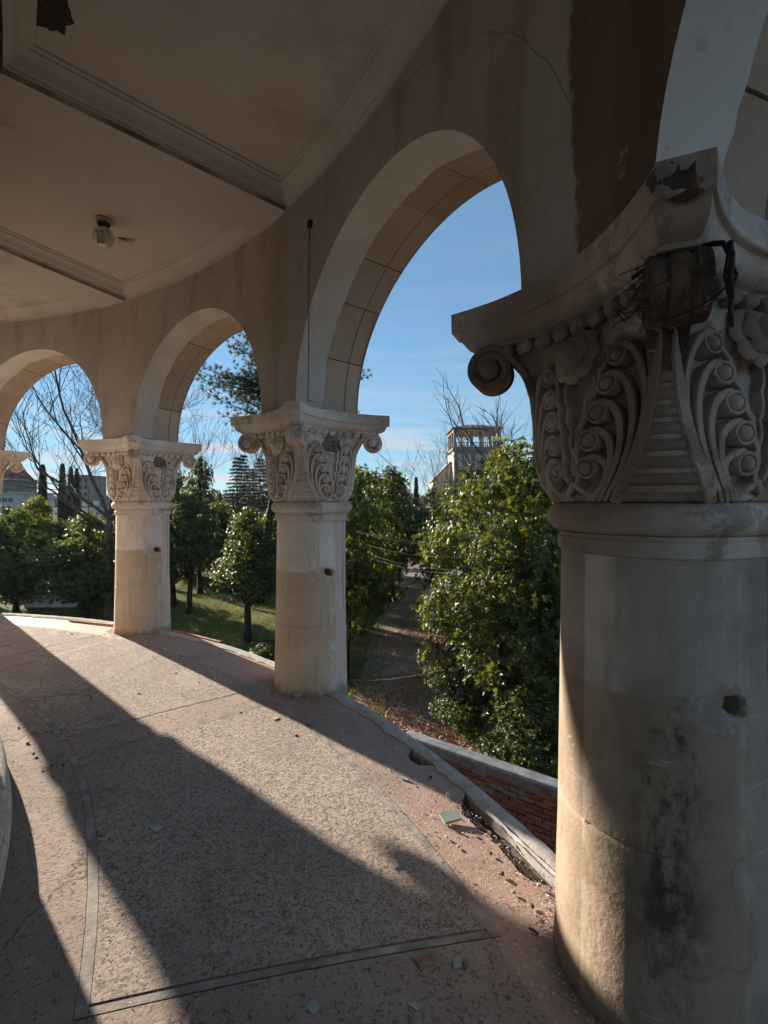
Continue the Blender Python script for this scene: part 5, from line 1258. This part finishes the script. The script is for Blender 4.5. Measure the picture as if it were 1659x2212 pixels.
for f in (.02,.20,.385,.57,.75,.975): bx(tw, 'pilaster', 'bg', ((W_*f, -.09, tz-3.2), (.34, .18, 5.2)))
CH_ = 3.05
for f, g_ in [(.02,0),(.385,0),(.57,0),(.975,0),(.02,1),(.975,1),(.02,.33),(.02,.66),(.975,.5)]:
    bx(tw, 'post', 'bg', ((W_*f, .25+(DEP-.5)*g_, tz+CH_/2-.02), (.46,.46,CH_)), ((W_*f, .25+(DEP-.5)*g_, tz+CH_-.15), (.62,.62,.2)))
for f in (.30,.44,.80):
    b = MB(); b.lathe([(.26,0),(.26,.15),(.20,.2),(.18,CH_-.5),(.22,CH_-.45),(.34,CH_-.1),(.34,CH_)], 14, None, (W_*f, DEP-.5, tz)); b.obj('round_column', MT['bp'], tw)
for g_ in (0,1): bx(tw, 'handrail', 'bg', ((W_/2, .25+(DEP-.5)*g_, tz+.92), (W_-.5,.2,.10)), ((W_/2, .25+(DEP-.5)*g_, tz+.08), (W_-.5,.2,.12)))
bl = MB(); bl.lathe([(.07,.13),(.05,.2),(.095,.38),(.05,.62),(.07,.87)], 8); blm = bl.mesh('baluster', angle=180); blm.materials.append(MT['bg'])
for i in range(24):
    f = (i+.5)/24
    if min(abs(f-q) for q in (.02,.385,.57,.975)) > .03: o = bpy.data.objects.new('baluster', blm); link(o, tw); o.location = (W_*f, .25, tz)
bx(tw, 'soffit', 'bp', ((W_/2, DEP/2, tz+CH_+.04), (W_, DEP, .14))); bx(tw, 'architrave', 'bg', ((W_/2, DEP/2, tz+CH_+.27), (W_+.1, DEP+.1, .32))); bx(tw, 'eaves', 'bg', ((W_/2, DEP/2, tz+CH_+.50), (W_+.9, DEP+.9, .14)))
ez = tz+CH_+.58; e0 = .5
b = MB(); b.add([(-e0,-e0,ez),(W_+e0,-e0,ez),(W_+e0,DEP+e0,ez),(-e0,DEP+e0,ez),(W_*.36,DEP*.4,ez+1.1),(W_*.64,DEP*.4,ez+1.1),(W_*.64,DEP*.6,ez+1.1),(W_*.36,DEP*.6,ez+1.1)], [(0,1,5,4),(1,2,6,5),(2,3,7,6),(3,0,4,7),(4,5,6,7),(3,2,1,0)]); rf = b.obj('roof', MT['roofr'], tw, smooth=False)
for f in (.38,.5,.62): b = MB(); b.tube([(W_*f*.9+.3,-e0+.1,ez+.10),(W_*(.5+(f-.5)*.9),DEP*.4,ez+1.14)], .06, 5); b.obj('roof_seam', MT['roofb'], rf)
# gabled wing on its left
wg = empty('gabled_wing', (tl.x-3.6, TY+3, GZ), 0, 'pinkish gabled wing leaning against the belvedere tower', 'building')
hz_ = at(945,1040,TY+3).z-GZ; h2 = at(975,1000,TY+3).z-GZ
b = MB(); b.add([(0,0,0),(3.4,0,0),(3.4,0,h2),(0,0,hz_),(0,9,0),(3.4,9,0),(3.4,9,h2),(0,9,hz_)], [(0,1,2,3),(5,4,7,6),(4,0,3,7),(1,5,6,2)]); b.obj('wall', MT['bp'], wg, smooth=False)
b = MB(); b.add([(-.3,-.3,hz_-.1),(3.4,-.3,h2+.1),(3.4,9,h2+.1),(-.3,9,hz_-.1),(-.3,-.3,hz_+.12),(3.4,-.3,h2+.32),(3.4,9,h2+.32),(-.3,9,hz_+.12)], [(0,1,2,3)[::-1],(4,5,6,7),(0,1,5,4),(1,2,6,5),(2,3,7,6),(3,0,4,7)]); b.obj('roof', MT['bg'], wg, smooth=False)
# white building under the left arch
LY = 70.0; p0 = at(-130,1134,LY); p1 = at(33,1060,LY)
wb = empty('white_building', (p0.x, LY, GZ), 0, 'white building with paired arched windows and a brown tower roof', 'building'); ww = p1.x-p0.x; wh = at(0,1066,LY).z-GZ
bx(wb, 'wall', 'bw', ((ww/2, 4, wh/2), (ww, 8, wh))); bx(wb, 'cornice', 'bw', ((ww/2, 3.9, wh+.12), (ww+.7, 8.7, .24)))
def bifora(par, x, z, s):
    fr = bx(par, 'window', 'bw', ((x,-.05,z),(1.25*s,.1,1.5*s)))
    for q in (-.28,.28):
        b = MB(); t = np.linspace(0, pi, 9); v = [(x+q*s-.2*s,-.112,z-.55*s),(x+q*s+.2*s,-.112,z-.55*s)]+[(x+q*s+.2*s*cos(a),-.112,z+.25*s+.2*s*sin(a)) for a in t]; b.add(v, [tuple(range(len(v)))]); b.obj('pane', MT['dark'], fr, smooth=False)
zb = at(0,1079,LY).z-GZ
for px in (4,17,30,-9,-22,-35): bifora(wb, (px-829.5)*LY/FPX-p0.x-.4, zb, .60)
bx(wb, 'tall_opening', 'dark', (((15-829.5)*LY/FPX-p0.x, -.03, at(0,1115,LY).z-GZ), (1.25,.06,2.9)))
bx(wb, 'tall_opening', 'dark', (((-14-829.5)*LY/FPX-p0.x, -.03, at(0,1115,LY).z-GZ), (1.25,.06,2.9)))
tx = (0-829.5)*LY/FPX-p0.x; bx(wb, 'tower_stage', 'bg', ((tx, 3, wh+1.1), (3.6, 4, 1.9))); bx(wb, 'tower_eaves', 'bw', ((tx, 3, wh+2.15), (4.4,4.8,.2)))
b = MB(); z0 = wh+2.25; b.add([(tx-1.7,1.3,z0),(tx+1.7,1.3,z0),(tx+1.7,4.7,z0),(tx-1.7,4.7,z0),(tx-.3,2.8,z0+2.3),(tx+.3,2.8,z0+2.3),(tx+.3,3.2,z0+2.3),(tx-.3,3.2,z0+2.3)], [(0,1,5,4),(1,2,6,5),(2,3,7,6),(3,0,4,7),(4,5,6,7)]); b.obj('tower_roof', MT['roofr'], wb, smooth=False)
# pale low block seen between the cypresses
q0 = at(100,1120,85); q1 = at(215,1120,85)
lb = empty('pale_block', (q0.x, 85, GZ), 0, 'pale low block with a dark mansard glimpsed between the cypresses', 'building'); w2 = q1.x-q0.x; h2 = at(0,1098,85).z-GZ
bx(lb, 'wall', 'bw', ((w2/2, 4, h2/2), (w2, 8, h2))); bx(lb, 'mansard', 'roofb', ((w2/2, 4, h2+.95), (w2-.3, 7.6, 1.9))); bx(lb, 'eaves', 'bw', ((w2/2,4,h2+.05),(w2+.4,8.4,.12)))
for i in range(9): bifora(lb, .8+i*1.05, h2-.9, .55)
for i in range(5): bx(lb, 'dormer', 'bw', ((1.0+i*2.0, .1, h2+.85), (.9,.5,1.0)))
q0 = at(146,1050,150); q1 = at(190,1050,150); gb = empty('grey_block', (q0.x, 150, GZ), 0, 'distant grey concrete block on the skyline behind the cypresses', 'building'); hh = at(0,1028,150).z-GZ
bx(gb, 'wall', 'bg', (((q1.x-q0.x)/2, 5, hh/2), (q1.x-q0.x, 10, hh))); bx(gb, 'roof', 'bg', (((q1.x-q0.x)/2, 5, hh+.15), (q1.x-q0.x+.6, 10.6, .3)))
for i in range(4):
    for j in range(3): w_ = bx(gb, 'window', 'dark', ((.9+i*1.6, -.03, hh-1.4-j*2.2), (.9,.06,1.2)))
# white garden wall under the left arch
q0, q1 = gp(60,1312,GZ), gp(150,1308,GZ)
gw = empty('garden_wall', (q0.x, q0.y, GZ), 0, 'low white garden wall glimpsed below the left magnolias', 'wall'); bx(gw, 'wall', 'bw', ((1.6, .1, .4), (3.6,.2,.8))); bx(gw, 'capping', 'bw', ((1.6,.1,.84),(3.7,.3,.08)))

# ------------------------------------------------------------------ hills and the woods on them
xs = np.linspace(-900, 900, 90); ysl = np.array([150, 220, 330, 470, 650, 900]); P = []
def hill_h(x, y): return (vnoise(x*.006+7, y*.006+3, .5)*.55+vnoise(x*.02+17, y*.02+3, .5)*.25)*16*sstep(140, 480, y)*(1-.55*sstep(-60, 160, x)*(1-sstep(500,900,x)*.5))
for x in xs: P.append([(x, y, GZ-.5+hill_h(x, y)) for y in ysl])
hm = plain('wooded hillside', (.055,.055,.035), .95, .4, .05, 0)
b = MB(); b.grid(np.array(P), flip=True); tag(b.obj('hills', hm, angle=180), kind='structure')
rs = np.random.RandomState(4); n = 5200; y = 125+rs.rand(n)*430; x = (rs.rand(n)*2-1.05)*y*.85
z = GZ-.5+hill_h(x, y)
P = []; A = []
hh = rs.uniform(3.5, 8.5, n); k = 16
p = np.repeat(np.stack([x,y,z],-1), k, 0); H_ = np.repeat(hh, k); t = rs.rand(n*k); rr = H_*.30*(1-t*.85)*np.sqrt(rs.rand(n*k)); az = rs.rand(n*k)*6.28
p = p+np.stack([rr*np.cos(az), rr*np.sin(az), H_*(.1+.9*t)], -1); V, T = needle_cards(p, np.tile((0,0,1.),(len(p),1)), 1.1, .75, 1, rs)
o = obj('distant_woods', fast_mesh('distant_woods', V, T), MT['far']); tag(o, 'far off winter woods covering the low hills', 'woods', kind='stuff')

# ------------------------------------------------------------------ the air
hzm = bpy.data.materials.new('thin winter haze'); hzm.use_nodes = True; hzm.node_tree.nodes.clear()
pv = hzm.node_tree.nodes.new('ShaderNodeVolumePrincipled'); pv.inputs['Color'].default_value = (.80,.88,.95,1); pv.inputs['Density'].default_value = .00014; pv.inputs['Anisotropy'].default_value = .2
ho = hzm.node_tree.nodes.new('ShaderNodeOutputMaterial'); hzm.node_tree.links.new(pv.outputs[0], ho.inputs['Volume'])
b = MB(); b.box((0, 1400, 12.5), (6400, 4600, 45)); hz = b.obj('haze', hzm, smooth=False); tag(hz, kind='stuff')
